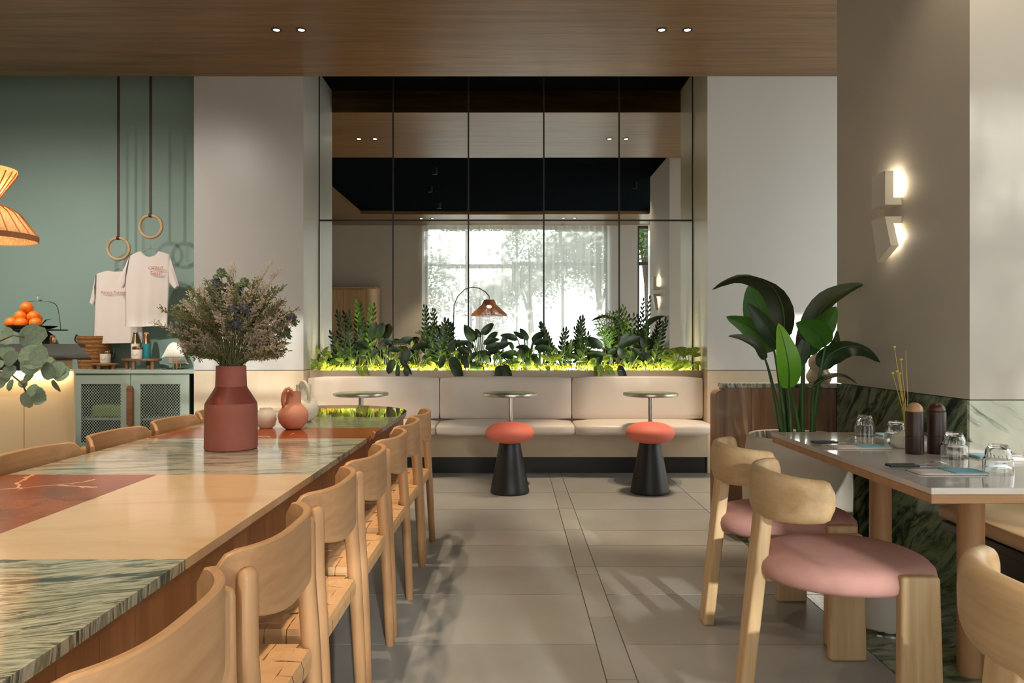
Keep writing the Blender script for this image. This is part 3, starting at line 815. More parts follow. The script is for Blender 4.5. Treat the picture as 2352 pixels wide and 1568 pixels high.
# warm recessed spot above the pillar side
t = thing('ceiling_spot', 'black ceiling spot on the dark coffer beside the pillar', 'spotlight', (1.92, 2.95, ZK), 0)
ob('body', lathe(B(), [(0, 0), (.035, 0), (.035, -.10), (.03, -.10), (.028, -.09), (0, -.09)], 20), M['black_metal'], t, 'auto')
s = spot((0, 0, -.12), (.18, .55, -1.6), 30, 80, blend=.9, size=.06); s.parent = t

# ---------------------------------------------------------------- tableware
def tumbler_mesh():
    # upside-down faceted tumbler: heavy base at the top, fluted waist, clear rim below
    seg = 40; prof = [(.0465, .0), (.0455, .045, 0), (.0435, .052, 0), (.040, .056, 1), (.038, .078, 1), (.032, .090, 1), (.029, .093, 0), (.029, .099, 0), (.024, .100, 0), (0, .0995, 0)]
    inner = [(0, .086, 0), (.026, .085, 0), (.035, .073, 0), (.0375, .055, 0), (.0425, .045, 0), (.0445, .0, 0)]
    b_ = B(); rows = []
    for p in prof + inner:
        r, z = p[0], p[1]; fl = p[2] if len(p) > 2 else 0
        rows.append([((max(r, .0003) * (1 - (.045 * (i % 2) * fl))) * math.cos(2 * PI * i / seg) if True else 0, (max(r, .0003) * (1 - (.045 * (i % 2) * fl))) * math.sin(2 * PI * i / seg), z) for i in range(seg)])
    rows.append(rows[0]); 
    vr = [[b_.verts.new(p) for p in r] for r in rows[:-1]]; vr.append(vr[0])
    for a, b in zip(vr, vr[1:]):
        for i in range(seg): b_.faces.new([a[i], a[(i + 1) % seg], b[(i + 1) % seg], b[i]])
    return mesh('tumbler', b_, M['glass'], 'auto')
tm = tumbler_mesh()
for x, y, lb in ((1.68, 3.42, 'upturned fluted glass tumbler at the far end of the white table'), (1.69, 3.16, 'upturned fluted glass tumbler just before the wooden mills'),
                 (1.705, 2.77, 'upturned fluted glass tumbler beside the dark-topped mill'), (1.655, 2.445, 'upturned fluted glass tumbler nearest the front edge of the white table')):
    tag(ob('tumbler', tm, None, None, loc=(x, y, .7502)), lb, 'glass', 'tumblers on the white table')
def mill(x, y, top, label):
    t = thing('pepper_mill', label, 'mill', (x, y, .7502), 0, 'wooden mills')
    ob('body', lathe(B(), [(0, 0), (.032, 0), (.0335, .003), (.0335, .07), (.0325, .071), (.0335, .072), (.034, .165), (.033, .168), (0, .168)], 36), M['mill'], t, 'auto')
    pr = [(0, .1685), (.030, .1685)] + [(.0315 * math.cos(PI / 2 * i / 10), .172 + .033 * math.sin(PI / 2 * i / 10)) for i in range(11)]
    pr[-1] = (0, pr[-1][1])
    ob('knob', lathe(B(), pr, 32), M[top], t, 'auto')
mill(1.617, 2.885, 'oak', 'dark mill with a pale wooden ball top beside the dried stems')
mill(1.708, 2.89, 'mill_dark', 'dark mill with a dark wooden ball top')
vs = lathe_thing('bud_vase', 'squat pale bud vase holding yellow dried stems behind the mills', 'vase', (1.665, 3.04, .7502),
                 [(0, 0), (.04, 0), (.056, .015), (.060, .035), (.05, .055), (.025, .066), (.018, .072), (.013, .072), (.013, .06), (0, .02)], 'white_clay')
fl = thing('dried_flower_bunch', 'yellow dried flower stems leaning from the squat bud vase', 'dried flowers', (1.665, 3.04, .80))
for px, py, hd in ((2054, 797, 1), (2069, 826, 1), (2080, 806, 0), (2050, 857, 1), (2060, 853, 1), (2066, 858, 1)):
    q = P(px, py, 3.04) - Vector((1.665, 3.04, .80)); r0 = Vector((random.uniform(-.006, .006), random.uniform(-.006, .006), 0))
    st = ob('stem', tube(B(), [r0, r0 * .6 + q * .45 + Vector((.008, 0, .004)), q], [.0016, .0014, .001], 5), M['yellow_flower'], fl)
    if hd: ob('flower_head', lathe(B(), [(0, -.004), (.006, -.002), (.0075, .002), (.005, .005), (0, .006)], 10, tuple(q)), M['yellow_flower'], st)
# place settings: napkin, knife, fork
def napkin(x, y, rz, label):
    t = thing('napkin', label, 'napkin', (x, y, .7502), rz, 'folded napkins')
    ob('cloth', cushion(-.115, .115, -.05, .05, .0, .006, .0028, 0), M['cloth_white'], t, True)
    ob('stripe', cushion(.0, .116, -.051, .051, .0062, .0082, .0009, 0), M['cloth_blue'], t, True)
def knife_fork(x, y, rz, zk, lk, lf):
    t = thing('knife', lk, 'knife', (x, y, zk), rz, 'black handled knives')
    ob('handle', box(-.11, -.005, -.0075, .0075, 0, .009, .003), M['black_metal'], t)
    b_ = prism(B(), [(-.006, -.005), (.09, -.009), (.112, .0), (.11, .007), (-.006, .005)], 'z', .003, .0052); ob('blade', b_, M['chrome'], t)
    c, s_ = math.cos(rz), math.sin(rz); dx, dy = -s_ * .032, c * .032
    t = thing('fork', lf, 'fork', (x + dx, y + dy, zk), rz + .05, 'black handled forks')
    ob('handle', box(-.11, -.005, -.0065, .0065, 0, .009, .003), M['black_metal'], t)
    ob('neck', tube(B(), [(-.006, 0, .004), (.03, 0, .005), (.05, 0, .010), (.065, 0, .014)], [.003, .0025, .003, .009], 8, True, .25), M['chrome'], t)
    for k in range(4): ob('tine', tube(B(), [(.063, (k - 1.5) * .0046, .014), (.085, (k - 1.5) * .0048, .0135), (.108, (k - 1.5) * .0048, .007)], [.0018, .0016, .0008], 5), M['chrome'], t)
for nm, x, y, rz in (('near place on the pink chair side', 1.49, 2.465, 0), ('far place on the pink chair side', 1.47, 3.05, 0), ('near place on the bench side', 1.905, 2.80, PI), ('far place on the bench side', 1.86, 3.42, PI)):
    napkin(x, y, rz, 'folded white napkin with blue half at the ' + nm)
    o_ = -1 if rz else 1
    knife_fork(x - .06 * o_, y + .048 * o_ + (0 if rz == 0 else 0), rz, .7505 if False else .7600, 'black handled knife at the ' + nm, 'black handled fork at the ' + nm)
# ================================================================= LEFT: COUNTER, CABINET, MERCHANDISE
ct = thing('service_counter', 'cream panelled service counter with a sloping dark top at the far side', 'counter', (-3.02, 4.95, 0))
ob('carcass', prism(B(), [(-2.5, .02), (-.02, .02), (-.38, .60), (-2.5, .60)], 'z', 0, 1.07), M['cream_panel'], ct)
for a, b in ((-2.5, -1.453), (-1.448, -.345), (-.340, .0)):
    ob('panel', box(a, b, 0, .019, .06, 1.0), M['cream_panel'], ct)
ob('plinth', box(-2.5, -.03, .012, .019, 0, .059), M['charcoal'], ct)
b_ = B()
q = [(-2.5, -.06, 1.078), (.155, -.06, 1.078), (-.31, .55, 1.170), (-2.5, .55, 1.170)]
vs0 = [b_.verts.new(p) for p in q]; vs1 = [b_.verts.new((p[0], p[1], p[2] + .012)) for p in q]
b_.faces.new(vs0); b_.faces.new(vs1[::-1])
for i in range(4): b_.faces.new([vs0[i], vs0[(i + 1) % 4], vs1[(i + 1) % 4], vs1[i]])
ob('sloping_top', b_, M['charcoal'], ct)
ob('dark_fascia', box(-2.5, -.245, -.03, -.002, 1.0, 1.075), M['charcoal'], ct)
ob('rear_shelf', box(-2.5, -.50, .56, .98, 1.15, 1.18, .003), M['charcoal'], ct)
ob('rear_support', box(-2.5, -.64, .66, .96, 0, 1.149), M['cream_panel'], ct)
area((-4.1, 4.925, .995), (0, .35, -1), 2.1, .02, 6, (1, .74, .42), 'Y')

# pendant lamp: two woven cones waist to waist
pd = thing('pendant_lamp', 'glowing woven rattan pendant of two cones hanging over the counter', 'pendant lamp', (-3.31, 4.5, 1.84))
def woven(prof, m):
    b_ = lathe(B(), prof, 64)
    return b_
n = NT('rattan_glow'); vv = n.coords((60, 60, 8)); f = n.noise(vv, 2, 3)
cc = n.ramp(f, [(.3, srgb(176, 132, 88)), (.7, srgb(222, 184, 136))]); n.base(cc); n.set(Roughness=.7)
tr = n.add('ShaderNodeBsdfTranslucent'); n.link(cc, tr.inputs[0]); mx = n.add('ShaderNodeMixShader', i0=.45)
n.link(n.p.outputs[0], mx.inputs[1]); n.link(tr.outputs[0], mx.inputs[2]); n.link(mx.outputs[0], n.out.inputs[0]); M['rattan_glow'] = n.m
ob('lower_shade', lathe(B(), [(.285, .0), (.290, .012), (.285, .035), (.19, .165), (.14, .20), (.05, .225)], 64), M['rattan_glow'], pd, 'auto')
ob('rim', lathe(B(), [(.286, -.004), (.293, 0), (.293, .03), (.286, .034)], 64), M['rattan'], pd, 'auto')
ob('upper_shade', lathe(B(), [(.05, .232), (.075, .262), (.165, .40), (.178, .425), (.176, .445), (.05, .46)], 64), M['rattan_glow'], pd, 'auto')
for a in range(0, 360, 15):
    ca, sa = math.cos(math.radians(a)), math.sin(math.radians(a))
    ob('rib', tube(B(), [(r * ca, r * sa, z) for r, z in ((.291, .03), (.193, .167), (.143, .203), (.052, .229), (.078, .260), (.168, .40), (.181, .425))], .0035, 5), M['rattan'], pd)
ob('bulb', lathe(B(), [(0, .08), (.025, .09), (.035, .115), (.028, .145), (.015, .17), (0, .18)], 20), M['bulb'], pd, True)
ob('cord', tube(B(), [(0, 0, .45), (0, 0, ZS - 1.84 - .02)], .004, 6), M['black_metal'], pd)
ob('canopy', lathe(B(), [(0, 0), (.05, 0), (.05, -.022), (0, -.024)], 24, (0, 0, ZS - 1.84)), M['black_metal'], pd, 'auto')
for z in (.06, .33):
    l = bpy.data.lights.new('pendant_light', 'POINT'); l.energy = 5 * ELA; l.color = (1, .78, .52); l.shadow_soft_size = .05
    o = bpy.data.objects.new('pendant_light', l); COL.objects.link(o); o.parent = pd; o.location = (0, 0, z)

# oranges in a footed bowl
bl = lathe_thing('fruit_bowl', 'dark brown footed bowl full of oranges on the counter', 'bowl', (-3.847, 5.72, 1.1805),
                 [(0, 0), (.06, 0), (.06, .01), (.025, .03), (.022, .07), (.06, .085), (.12, .11), (.15, .145), (.145, .145), (.11, .12), (.05, .098), (0, .094)], 'dark_wood')
og = thing_i = 0
def orange_mesh():
    b_ = lathe(B(), [(0, -.046)] + [(.047 * math.cos(-PI / 2 + PI * i / 12), .046 * math.sin(-PI / 2 + PI * i / 12)) for i in range(1, 12)] + [(0, .043)], 20)
    return mesh('orange', b_, M['orange'], True)
om = orange_mesh()
c0 = Vector((-3.847, 5.72, 1.1805))
for dx, dy, dz, lb in ((.005, -.03, .287, 'topmost orange of the pile in the dark bowl'), (-.03, -.05, .218, 'orange in the second layer farther from the glass dome'), (.065, -.04, .214, 'orange in the second layer toward the glass dome'),
                       (-.085, -.075, .165, 'bottom layer orange at the hidden side of the bowl'), (.0, -.09, .162, 'bottom layer orange at the front middle of the bowl'), (.09, -.055, .163, 'bottom layer orange nearest the glass dome'), (.02, .055, .205, 'orange at the back of the pile'), (-.06, .06, .165, 'orange at the back of the bowl, low down')):
    tag(ob('orange', om, None, None, loc=c0 + Vector((dx, dy, dz))), lb, 'orange', 'oranges in the dark bowl')
# cake stand, plate, dome
cs = P(93, 757, 5.75)
sd = thing('cake_stand', 'dark cake stand on a broad foot beside the orange bowl', 'cake stand', (cs.x, 5.75, 1.1805))
hz = cs.z - 1.1805
ob('foot', lathe(B(), [(0, 0), (.125, 0), (.12, .02), (.09, .07), (.05, hz - .01), (0, hz - .01)], 36), M['black_metal'], sd, 'auto')
ob('plate', lathe(B(), [(0, hz - .009), (.185, hz - .006), (.192, hz), (.185, hz + .003), (0, hz)], 48), M['charcoal'], sd, 'auto')
pt = lathe_thing('plate', 'dark shallow plate under the glass dome', 'plate', (cs.x, 5.75, cs.z + .0035), [(0, 0), (.06, 0), (.10, .014), (.125, .026), (.12, .027), (.09, .016), (0, .006)], 'black_metal')
dm = thing('glass_dome', 'clear glass cake dome with a ball knob over the dark plate', 'dome', (cs.x, 5.75, cs.z + .0035))
ob('bell', lathe(B(), [(.140, 0), (.134, .08), (.120, .17), (.105, .205), (.075, .222), (0, .228)], 48), M['thin_glass'], dm, True)
ob('knob', lathe(B(), [(0, .2285), (.01, .229), (.012, .236), (.026, .245), (.028, .255), (.020, .266), (0, .270)], 20), M['glass'], dm, True)
tag(ob('cake_server', tube(B(), [(0, 0, 0), (.05, .0, .05), (.10, 0, .06)], [.004, .012, .004], 8, True, .4), M['chrome'], None, True, (cs.x + .005, 5.74, cs.z + .03)), 'small metal server leaning inside the glass dome', 'utensil')
j = P(121, 791, 5.62)
jr = thing('storage_jar', 'small copper topped jar on the counter below the cake stand', 'jar', (j.x, 5.62, 1.1805))
ob('body', lathe(B(), [(0, 0), (.021, 0), (.022, .004), (.022, .05), (0, .05)], 20), M['copper'], jr, 'auto')
ob('lid', lathe(B(), [(0, .0505), (.018, .0505), (.018, .066), (0, .067)], 20), M['mid_wood'], jr, 'auto')

# ---------------------------------------------------------------- teal cabinet with mesh doors
KX0, KX1, KY, KZ = -4.10, -2.905, 6.62, .94
kb = thing('cabinet', 'sage green cabinet with two perforated metal doors below the hanging shirts', 'cabinet', (KX0, KY, 0))
W_ = KX1 - KX0
ob('top', box(0, W_, -.015, .478, KZ - .036, KZ, .002, 1), M['teal_paint'], kb)
ob('side', box(0, .018, .0, .478, .08, KZ - .037), M['teal_paint'], kb); ob('side', box(W_ - .018, W_, .0, .478, .08, KZ - .037), M['teal_paint'], kb)
ob('back', box(.019, W_ - .019, .465, .478, .08, KZ - .037), M['charcoal'], kb)
ob('bottom', box(.019, W_ - .019, .02, .464, .08, .10), M['teal_paint'], kb)
ob('shelf', box(.025, W_ - .025, .06, .46, .47, .485), M['teal_paint'], kb)
for x_ in (.0185, W_ - .0235): ob('shade_lining', box(x_, x_ + .005, .022, .464, .101, KZ - .038), M['charcoal'], kb)  # dark sheets added so the cabinet inside looks shaded behind the mesh
ob('plinth', box(.02, W_ - .02, .03, .46, 0, .079), M['charcoal'], kb)
def px2x(px): return (px - 1176) / F * KY - KX0
dz0, dz1 = .10, KZ - .042
for (a, b, ia, ib) in ((px2x(163), px2x(299.2), px2x(186), px2x(277)), (px2x(300.8), px2x(434.5), px2x(322), px2x(414))):
    iz0, iz1 = .27, H - (882 - 784) / F * KY
    fr = B()
    bx(fr, a, ia, .0, .018, dz0, dz1); bx(fr, ib, b, .0, .018, dz0, dz1); bx(fr, ia, ib, .0, .018, dz0, iz0); bx(fr, ia, ib, 0, .018, iz1, dz1)
    d = ob('door', fr, M['teal_paint'], kb)
    # perforated sheet: zigzag strands that meet and leave hexagonal holes
    ms = B(); pit = .0125; ns = int((ib - ia) / pit); ph = .0072
    nz = int((iz1 - iz0) / ph)
    for k in range(ns + 1):
        x = ia + (ib - ia) * k / ns; prev = None
        for i in range(nz + 1):
            z = iz0 + (iz1 - iz0) * i / nz
            sgn = 1 if ((i // 2 + k) % 2) else -1
            xx_ = min(max(x + sgn * pit * .32, ia), ib)
            A_ = (ms.verts.new((xx_ - .0026, .008, z)), ms.verts.new((xx_ + .0026, .008, z)))
            if prev: ms.faces.new([prev[0], prev[1], A_[1], A_[0]])
            prev = A_
    o = ob('perforated_sheet', ms, M['teal_paint'], d); o['kind'] = 'stuff'
hx_ = px2x(300); hz1, hz0 = H - (885 - 784) / F * KY, .42
pill = [(.028 * math.cos(PI * i / 12), hz1 - .028 + .028 * math.sin(PI * i / 12)) for i in range(13)] + [(.028 * math.cos(PI + PI * i / 12), hz0 + .028 + .028 * math.sin(PI + PI * i / 12)) for i in range(13)]
ob('handle', prism(B(), [(hx_ + p[0], p[1]) for p in pill], 'y', -.022, -.001), M['mid_wood'], kb)
tag(ob('folded_cloth', cushion(px2x(190), px2x(268), .12, .40, .4855, .60, .02, .01), plain('green_cloth', srgb(120, 140, 50), .9), None, True, (KX0, KY, 0)), 'stack of yellow-green cloth behind the perforated door', 'cloth')
tag(ob('folded_cloth', cushion(px2x(190), px2x(270), .12, .40, .1005, .22, .02, .01), plain('brown_cloth', srgb(130, 84, 66), .9), None, True, (KX0, KY, 0)), 'stack of brown cloth low behind the perforated door', 'cloth')

# baskets
def basket(x, y, z, r, h, label, ang):
    t = thing('basket', label, 'basket', (x, y, z), 0, 'woven baskets')
    pr = [(0, 0), (r * .9, 0)]; N = 12
    for i in range(N + 1):
        f = i / N; rr = r * (.92 + .10 * f)
        pr += [(rr + .004, h * f), (rr - .001, h * (f + .5 / N))]
    pr += [(r * .95, h), (r * .86, .02), (0, .015)]
    ob('weave', lathe(B(), pr, 40), M['basket'], t, 'auto')
    for a in ang:
        ca, sa = math.cos(a), math.sin(a); rr = r * 1.0
        ob('handle', tube(B(), [(ca * (rr + .002), sa * rr, h * .98 - .0), (ca * (rr + .03), sa * rr, h * .98 + .022), (ca * (rr + .045), sa * rr, h * .8), (ca * (rr + .03), sa * rr, h * .62), (ca * (rr + .002), sa * rr, h * .6)], .007, 8), M['black_metal'], t, True)
bp = P(222, 847, 6.95)
basket(bp.x, 6.92, KZ + .0005, .148, .155, 'lower of two stacked wicker baskets with dark rope handles', (PI, 0))
basket(bp.x, 6.92, KZ + .157, .148, .15, 'upper wicker basket stacked behind the white shirt', (PI, 0))
def little_table(px0, px1, pyt, Y, label):
    a, b = P(px0, pyt, Y), P(px1, pyt, Y)
    t = thing('display_riser', label, 'stand', ((a.x + b.x) / 2, Y, KZ + .0005), 0, 'round wooden risers')
    r = (b.x - a.x) / 2; h = a.z - KZ - .0005
    ob('top', lathe(B(), [(0, h - .022), (r - .004, h - .022), (r, h - .016), (r, h - .005), (r - .004, h), (0, h)], 40, sy=.62), M['mid_wood'], t, 'auto')
    for k, an in enumerate((200, 255, 335, 80)):
        an = math.radians(an)
        ob('leg', lathe(B(), [(0, 0), (.017, 0), (.019, h - .0225), (0, h - .0225)], 16, (r * .72 * math.cos(an), r * .62 * .72 * math.sin(an), 0)), M['mid_wood'], t, 'auto')
    return (a.x + b.x) / 2, r, KZ + .0005 + h
r1 = little_table(208, 275, 833, 6.74, 'low wooden riser under a candle, before the baskets')
r2 = little_table(281, 370, 823, 6.78, 'taller wooden riser holding two bottles and a candle')
def candle(px, Y, z, label):
    x = (px - 1176) / F * Y
    t = thing('candle', label, 'candle', (x, Y, z + .0004), 0, 'white candles with an orange slice print')
    ob('jar', lathe(B(), [(0, 0), (.040, 0), (.043, .004), (.046, .085), (.042, .085), (.040, .01), (0, .008)], 36), M['white_clay'], t, 'auto')
    ob('lid', lathe(B(), [(0, .0855), (.043, .0855), (.0435, .087), (.043, .110), (.040, .113), (0, .113)], 36), M['copper'], t, 'auto')
    half = [(.022 * math.cos(PI + PI * i / 12), .048 + .022 * math.sin(PI + PI * i / 12)) for i in range(13)]
    b_ = prism(B(), half, 'y', -.0462, -.038)
    for v in b_.verts: v.co.y = -math.sqrt(max(0, (.0462 if v.co.y < -.042 else .040) ** 2 - v.co.x ** 2))
    ob('orange_slice_print', b_, M['orange_print'], t)
candle(242, 6.70, r1[2], 'white candle with copper lid and orange slice on the low riser')
candle(315.5, 6.70, r2[2], 'white candle with copper lid and orange slice on the tall riser')
def bottle(px, Y, z, lower, upper, label):
    x = (px - 1176) / F * Y
    t = thing('bottle', label, 'bottle', (x, Y, z + .0004), 0, 'slim metal bottles')
    ob('body', lathe(B(), [(0, 0), (.036, 0), (.038, .005), (.039, .14), (0, .14)], 28), M[lower], t, 'auto')
    ob('neck', lathe(B(), [(.0388, .1405), (.036, .16), (.024, .215), (.022, .228), (0, .228)], 28), M[upper], t, 'auto')
    ob('cap', lathe(B(), [(0, .2285), (.021, .2285), (.022, .231), (.021, .246), (0, .247)], 24), M['olive_metal' if lower == 'white_clay' else 'pinkclay'], t, 'auto')
bottle(311.5, 6.795, r2[2], 'white_clay', 'olive_metal', 'white slim bottle with olive metal neck behind the candle')
bottle(336.5, 6.76, r2[2], 'teal_bottle', 'copper', 'teal slim bottle with copper neck')
# bird sculptures
def bird(px, py, Y, s, m, label, face=1):
    q = P(px, py, Y); base = Vector((q.x, Y, KZ + .0005)); t = thing('bird_figure', label, 'figurine', tuple(base))
    h = q.z - base.z
    rows = []
    N = 20
    path = [(-.115, -.062), (-.10, -.05), (-.075, -.022), (-.045, .0), (-.01, .012), (.03, .01), (.065, -.008), (.09, -.03), (.10, -.045)]
    rad = [.002, .012, .034, .062, .074, .072, .054, .026, .004]
    for (x, z), r in zip(path, rad):
        rows.append([(face * x * s, .55 * r * s * math.cos(2 * PI * k / N), h + (z + r * .98 * math.sin(2 * PI * k / N)) * s) for k in range(N)])
    b_ = B(); vr = grid(b_, rows, True); b_.faces.new(vr[0]); b_.faces.new(vr[-1][::-1])
    ob('body', b_, M[m], t, True)
    for sy in (-1, 1):
        ob('eye', lathe(B(), [(0, -.004), (.004, 0), (0, .004)], 10, (face * -.04 * s, sy * .0335 * s, h + .008)), M['charcoal'], t, True)
    for dx in (-.004, .026): ob('leg', tube(B(), [(dx, 0, .005), (dx, 0, h - .05 * s)], .0035, 8), M['copper'], t)
    ob('base_plate', box(-.085, .085, -.05, .05, 0, .0055, .001, 1), M['black_metal'], t)
bird(399, 806, 6.70, 1.0, 'white_clay', 'white ceramic bird on two rods at the pier end of the cabinet')
bird(408, 822, 6.90, .95, 'beige_clay', 'beige ceramic bird standing behind the white one', -1)

# ---------------------------------------------------------------- rings, hangers, shirts
def ring_and_strap(px, py, Y, label):
    q = P(px, py, Y); t = thing('gym_ring', label, 'ring', (q.x, Y, q.z), 0, 'wooden rings on brown straps')
    R0, r0 = .103, .0145; b_ = B(); rows = []
    for i in range(48):
        a = 2 * PI * i / 48
        rows.append([((R0 + r0 * math.cos(2 * PI * k / 12)) * math.cos(a), r0 * math.sin(2 * PI * k / 12), (R0 + r0 * math.cos(2 * PI * k / 12)) * math.sin(a)) for k in range(12)])
    rows.append(rows[0]); grid(b_, rows, True); bmesh.ops.remove_doubles(b_, verts=b_.verts, dist=1e-5)
    ob('ring', b_, M['ash_h'], t, True)
    ob('strap', box(-.012, .012, -.002, .002, R0 + r0 + .002, 3.849 - q.z), M['strap_brown'], t)
    ob('strap_loop', lathe(B(), [(.0155, -.013), (.019, -.013), (.019, .013), (.0155, .013)], 20, close=True), M['strap_brown'], t)
    o = t.children[-1]; o.rotation_euler = (0, PI / 2, 0); o.location = (0, 0, R0)
    return q - Vector((0, 0, R0 + r0))
def hanger(q, zs, wd, label):
    t = thing('coat_hanger', label, 'hanger', tuple(q), 0, 'thin wire hangers')
    d = zs - q.z
    hook = [(0.0, 0, -.018), (.016, 0, -.006), (.016, 0, .012), (.004, 0, .030), (-.010, 0, .022)]
    hook = [(-.004, 0, .0285 + .004), (.010, 0, .030), (.018, 0, .016), (.014, 0, -.002), (.0, 0, -.016), (-.001, 0, -.05), (0, 0, d)]
    ob('hook', tube(B(), hook, .0022, 6), M['chrome'], t, True)
    ob('shoulder_wire', tube(B(), [(-wd, 0, d - .085), (0, 0, d), (wd, 0, d - .085), (-wd, 0, d - .085)], .0022, 6), M['chrome'], t)
    return t
def shirt(nm_label, poly, Y, folds, group, seed):
    """poly: pixel outline dict; builds a closed cloth shell, body and two sleeves"""
    rnd = random.Random(seed)
    t = thing('t_shirt', nm_label, 't-shirt', (P(*poly['c'], Y).x, Y, P(*poly['c'], Y).z), 0, group)
    org = Vector(t.location)
    def Q(px, py): return P(px, py, Y) - org
    nu, nv = 30, 26
    sl_, sr, nl, nr = Q(*poly['sl']), Q(*poly['sr']), Q(*poly['nl']), Q(*poly['nr'])
    bl_, br = Q(*poly['bl']), Q(*poly['br']); al, ar = Q(*poly['al']), Q(*poly['ar'])
    dip = poly['dip'] / F * Y
    def top(u):
        x = sl_.x + (sr.x - sl_.x) * u
        if x < nl.x: f = (x - sl_.x) / (nl.x - sl_.x); return x, sl_.z + (nl.z - sl_.z) * f ** .8
        if x > nr.x: f = (sr.x - x) / (sr.x - nr.x); return x, sr.z + (nr.z - sr.z) * f ** .8
        f = (x - nl.x) / (nr.x - nl.x); return x, nl.z + (nr.z - nl.z) * f - dip * (1 - (2 * f - 1) ** 2) ** .7
    ph = [rnd.uniform(0, 6) for _ in range(4)]
    def surf(side):
        rows = []
        for j in range(nv + 1):
            v = j / nv; row = []
            for i in range(nu + 1):
                u = i / nu; tx_, tz = top(u)
                bxx = bl_.x + (br.x - bl_.x) * u; bz = bl_.z + (br.z - bl_.z) * u
                z = tz + (bz - tz) * v
                vv_ = min(1, v * 1.0)
                lx = (sl_.x + (al.x - sl_.x) * min(1, v / .28)) if v < .28 else al.x + (bl_.x - al.x) * (v - .28) / .72
                rx = (sr.x + (ar.x - sr.x) * min(1, v / .28)) if v < .28 else ar.x + (br.x - ar.x) * (v - .28) / .72
                x = lx + (rx - lx) * u
                e = math.sin(PI * u) ** .5
                y = -side * .028 * e - .016 * v * e * (math.sin(u * folds + ph[0]) + .5 * math.sin(u * folds * 1.9 + ph[1] + v))
                row.append((x, y, z))
            rows.append(row)
        return rows
    b_ = B(); grid(b_, surf(1)); grid(b_, surf(-1)); bmesh.ops.remove_doubles(b_, verts=b_.verts, dist=1e-4)
    ob('body', b_, M['cloth_white'], t, True)
    for key, sh, ap in (('L', sl_, al), ('R', sr, ar)):
        o1, o2 = Q(*poly['s' + key + 'o']), Q(*poly['s' + key + 'i']); rows = []
        for j in range(9):
            f = j / 8; a = sh.lerp(o1, f); b = (sh.lerp(ap, .98)).lerp(o2, f)
            ring = []
            for k in range(16):
                an = 2 * PI * k / 16; c = (a + b) / 2; hv = (a - b) / 2
                ring.append(tuple(c + hv * math.cos(an) + Vector((0, -.024 * math.sin(an) - .006 * math.sin(5 * an + f * 3), 0))))
            rows.append(ring)
        b_ = B(); grid(b_, rows, True); ob('sleeve', b_, M['cloth_white'], t, True)
    # neck ribbing
    pts = []
    for i in range(13):
        f = i / 12; x = nl.x + (nr.x - nl.x) * f; z = nl.z + (nr.z - nl.z) * f - dip * (1 - (2 * f - 1) ** 2) ** .7
        pts.append((x, -.018 * math.sin(PI * f) ** .5 - .004, z))
    ob('collar', tube(B(), pts, .0065, 8, True, .5), M['cloth_white'], t, True)
    return t, org
def text(parent, s, loc, size, m, shear=0, extr=.0006):
    c = bpy.data.curves.new('lettering', 'FONT'); c.body = s; c.size = size; c.shear = shear; c.extrude = extr; c.align_x = 'CENTER'; c.resolution_u = 3
    c.materials.append(m)
    o = bpy.data.objects.new('text_source', c); COL.objects.link(o); me = bpy.data.meshes.new_from_object(o); bpy.data.objects.remove(o)
    o = ob('lettering', me, None, parent, loc=loc); o.rotation_euler = (PI / 2, 0, 0)
    return o
ya, yb_ = 6.86, 6.70
qa = ring_and_strap(272, 571, ya, 'wooden ring hanging lower, above the back-print shirt')
qb = ring_and_strap(346, 520, yb_, 'wooden ring hanging higher, above the chest-print shirt')
hanger(qa, P(272, 617, ya).z, .16, 'wire hanger carrying the back-print shirt')
hanger(qb, P(346, 570, yb_).z, .17, 'wire hanger carrying the chest-print shirt')
sa, og_ = shirt('white t-shirt turned to show a script line across its back', dict(c=(268, 700), sl=(221, 630), sr=(323, 630), nl=(250, 622), nr=(292, 622), dip=3, al=(219, 690), ar=(327, 690), bl=(214, 789), br=(328, 787), sLo=(207, 694), sLi=(216, 700), sRo=(337, 694), sRi=(329, 700)), ya, 9, 'white printed shirts', 1)
q = P(268, 675, ya) - og_; text(sa, 'Riviera Forever', (q.x, -.052, q.z), .040, M['print_red'], .35)
sb, og_ = shirt('white t-shirt with a small red chest print hanging in front', dict(c=(340, 660), sl=(298, 589), sr=(391, 586), nl=(325, 577), nr=(366, 577), dip=14, al=(288, 650), ar=(390, 652), bl=(288, 751), br=(384, 748), sLo=(268, 652), sLi=(284, 662), sRo=(411, 656), sRi=(401, 664)), yb_, 13, 'white printed shirts', 2)
for s_, py, sz in (('CITRUS', 620, .042), ('Social', 632, .046)):
    q = P(364, py, yb_) - og_; text(sb, s_, (q.x, -.052, q.z), sz, M['print_red'], .1)

# ================================================================= POTS ON THE LONG TABLE
v1 = P(531, 1028, 3.02)
rv = thing('red_vase', 'tall terracotta red bottle vase with ribbed lower body on the stone table', 'vase', (v1.x, 3.02, .7502))
pr = [(0, 0), (.100, 0), (.106, .004)]
for i in range(22):
    f = i / 21; pr += [(.106 - .0015 * f + .0009 * (i % 2), .006 + .145 * f)]
pr += [(.1045, .185), (.103, .192)]
ob('ribbed_body', lathe(B(), pr, 72), M['terracotta'], rv, 'auto')
ob('shoulder', lathe(B(), [(.1028, .1922), (.101, .196), (.066, .254), (.063, .262)], 72), M['terracotta_dark'], rv, 'auto')
ob('neck', lathe(B(), [(.0628, .2622), (.0605, .32), (.060, .345), (.0585, .348), (.056, .346), (.056, .27), (.0, .262)], 56), M['terracotta'], rv, 'auto')
lathe_thing('sugar_pot', 'small white glazed round pot between the red vase and the pink jug', 'pot', (-1.28, 3.74, .7502),
            [(0, 0), (.03, 0), (.045, .012), (.053, .045), (.048, .078), (.034, .092), (.032, .104), (.028, .104), (.029, .09), (0, .05)], 'white_clay')
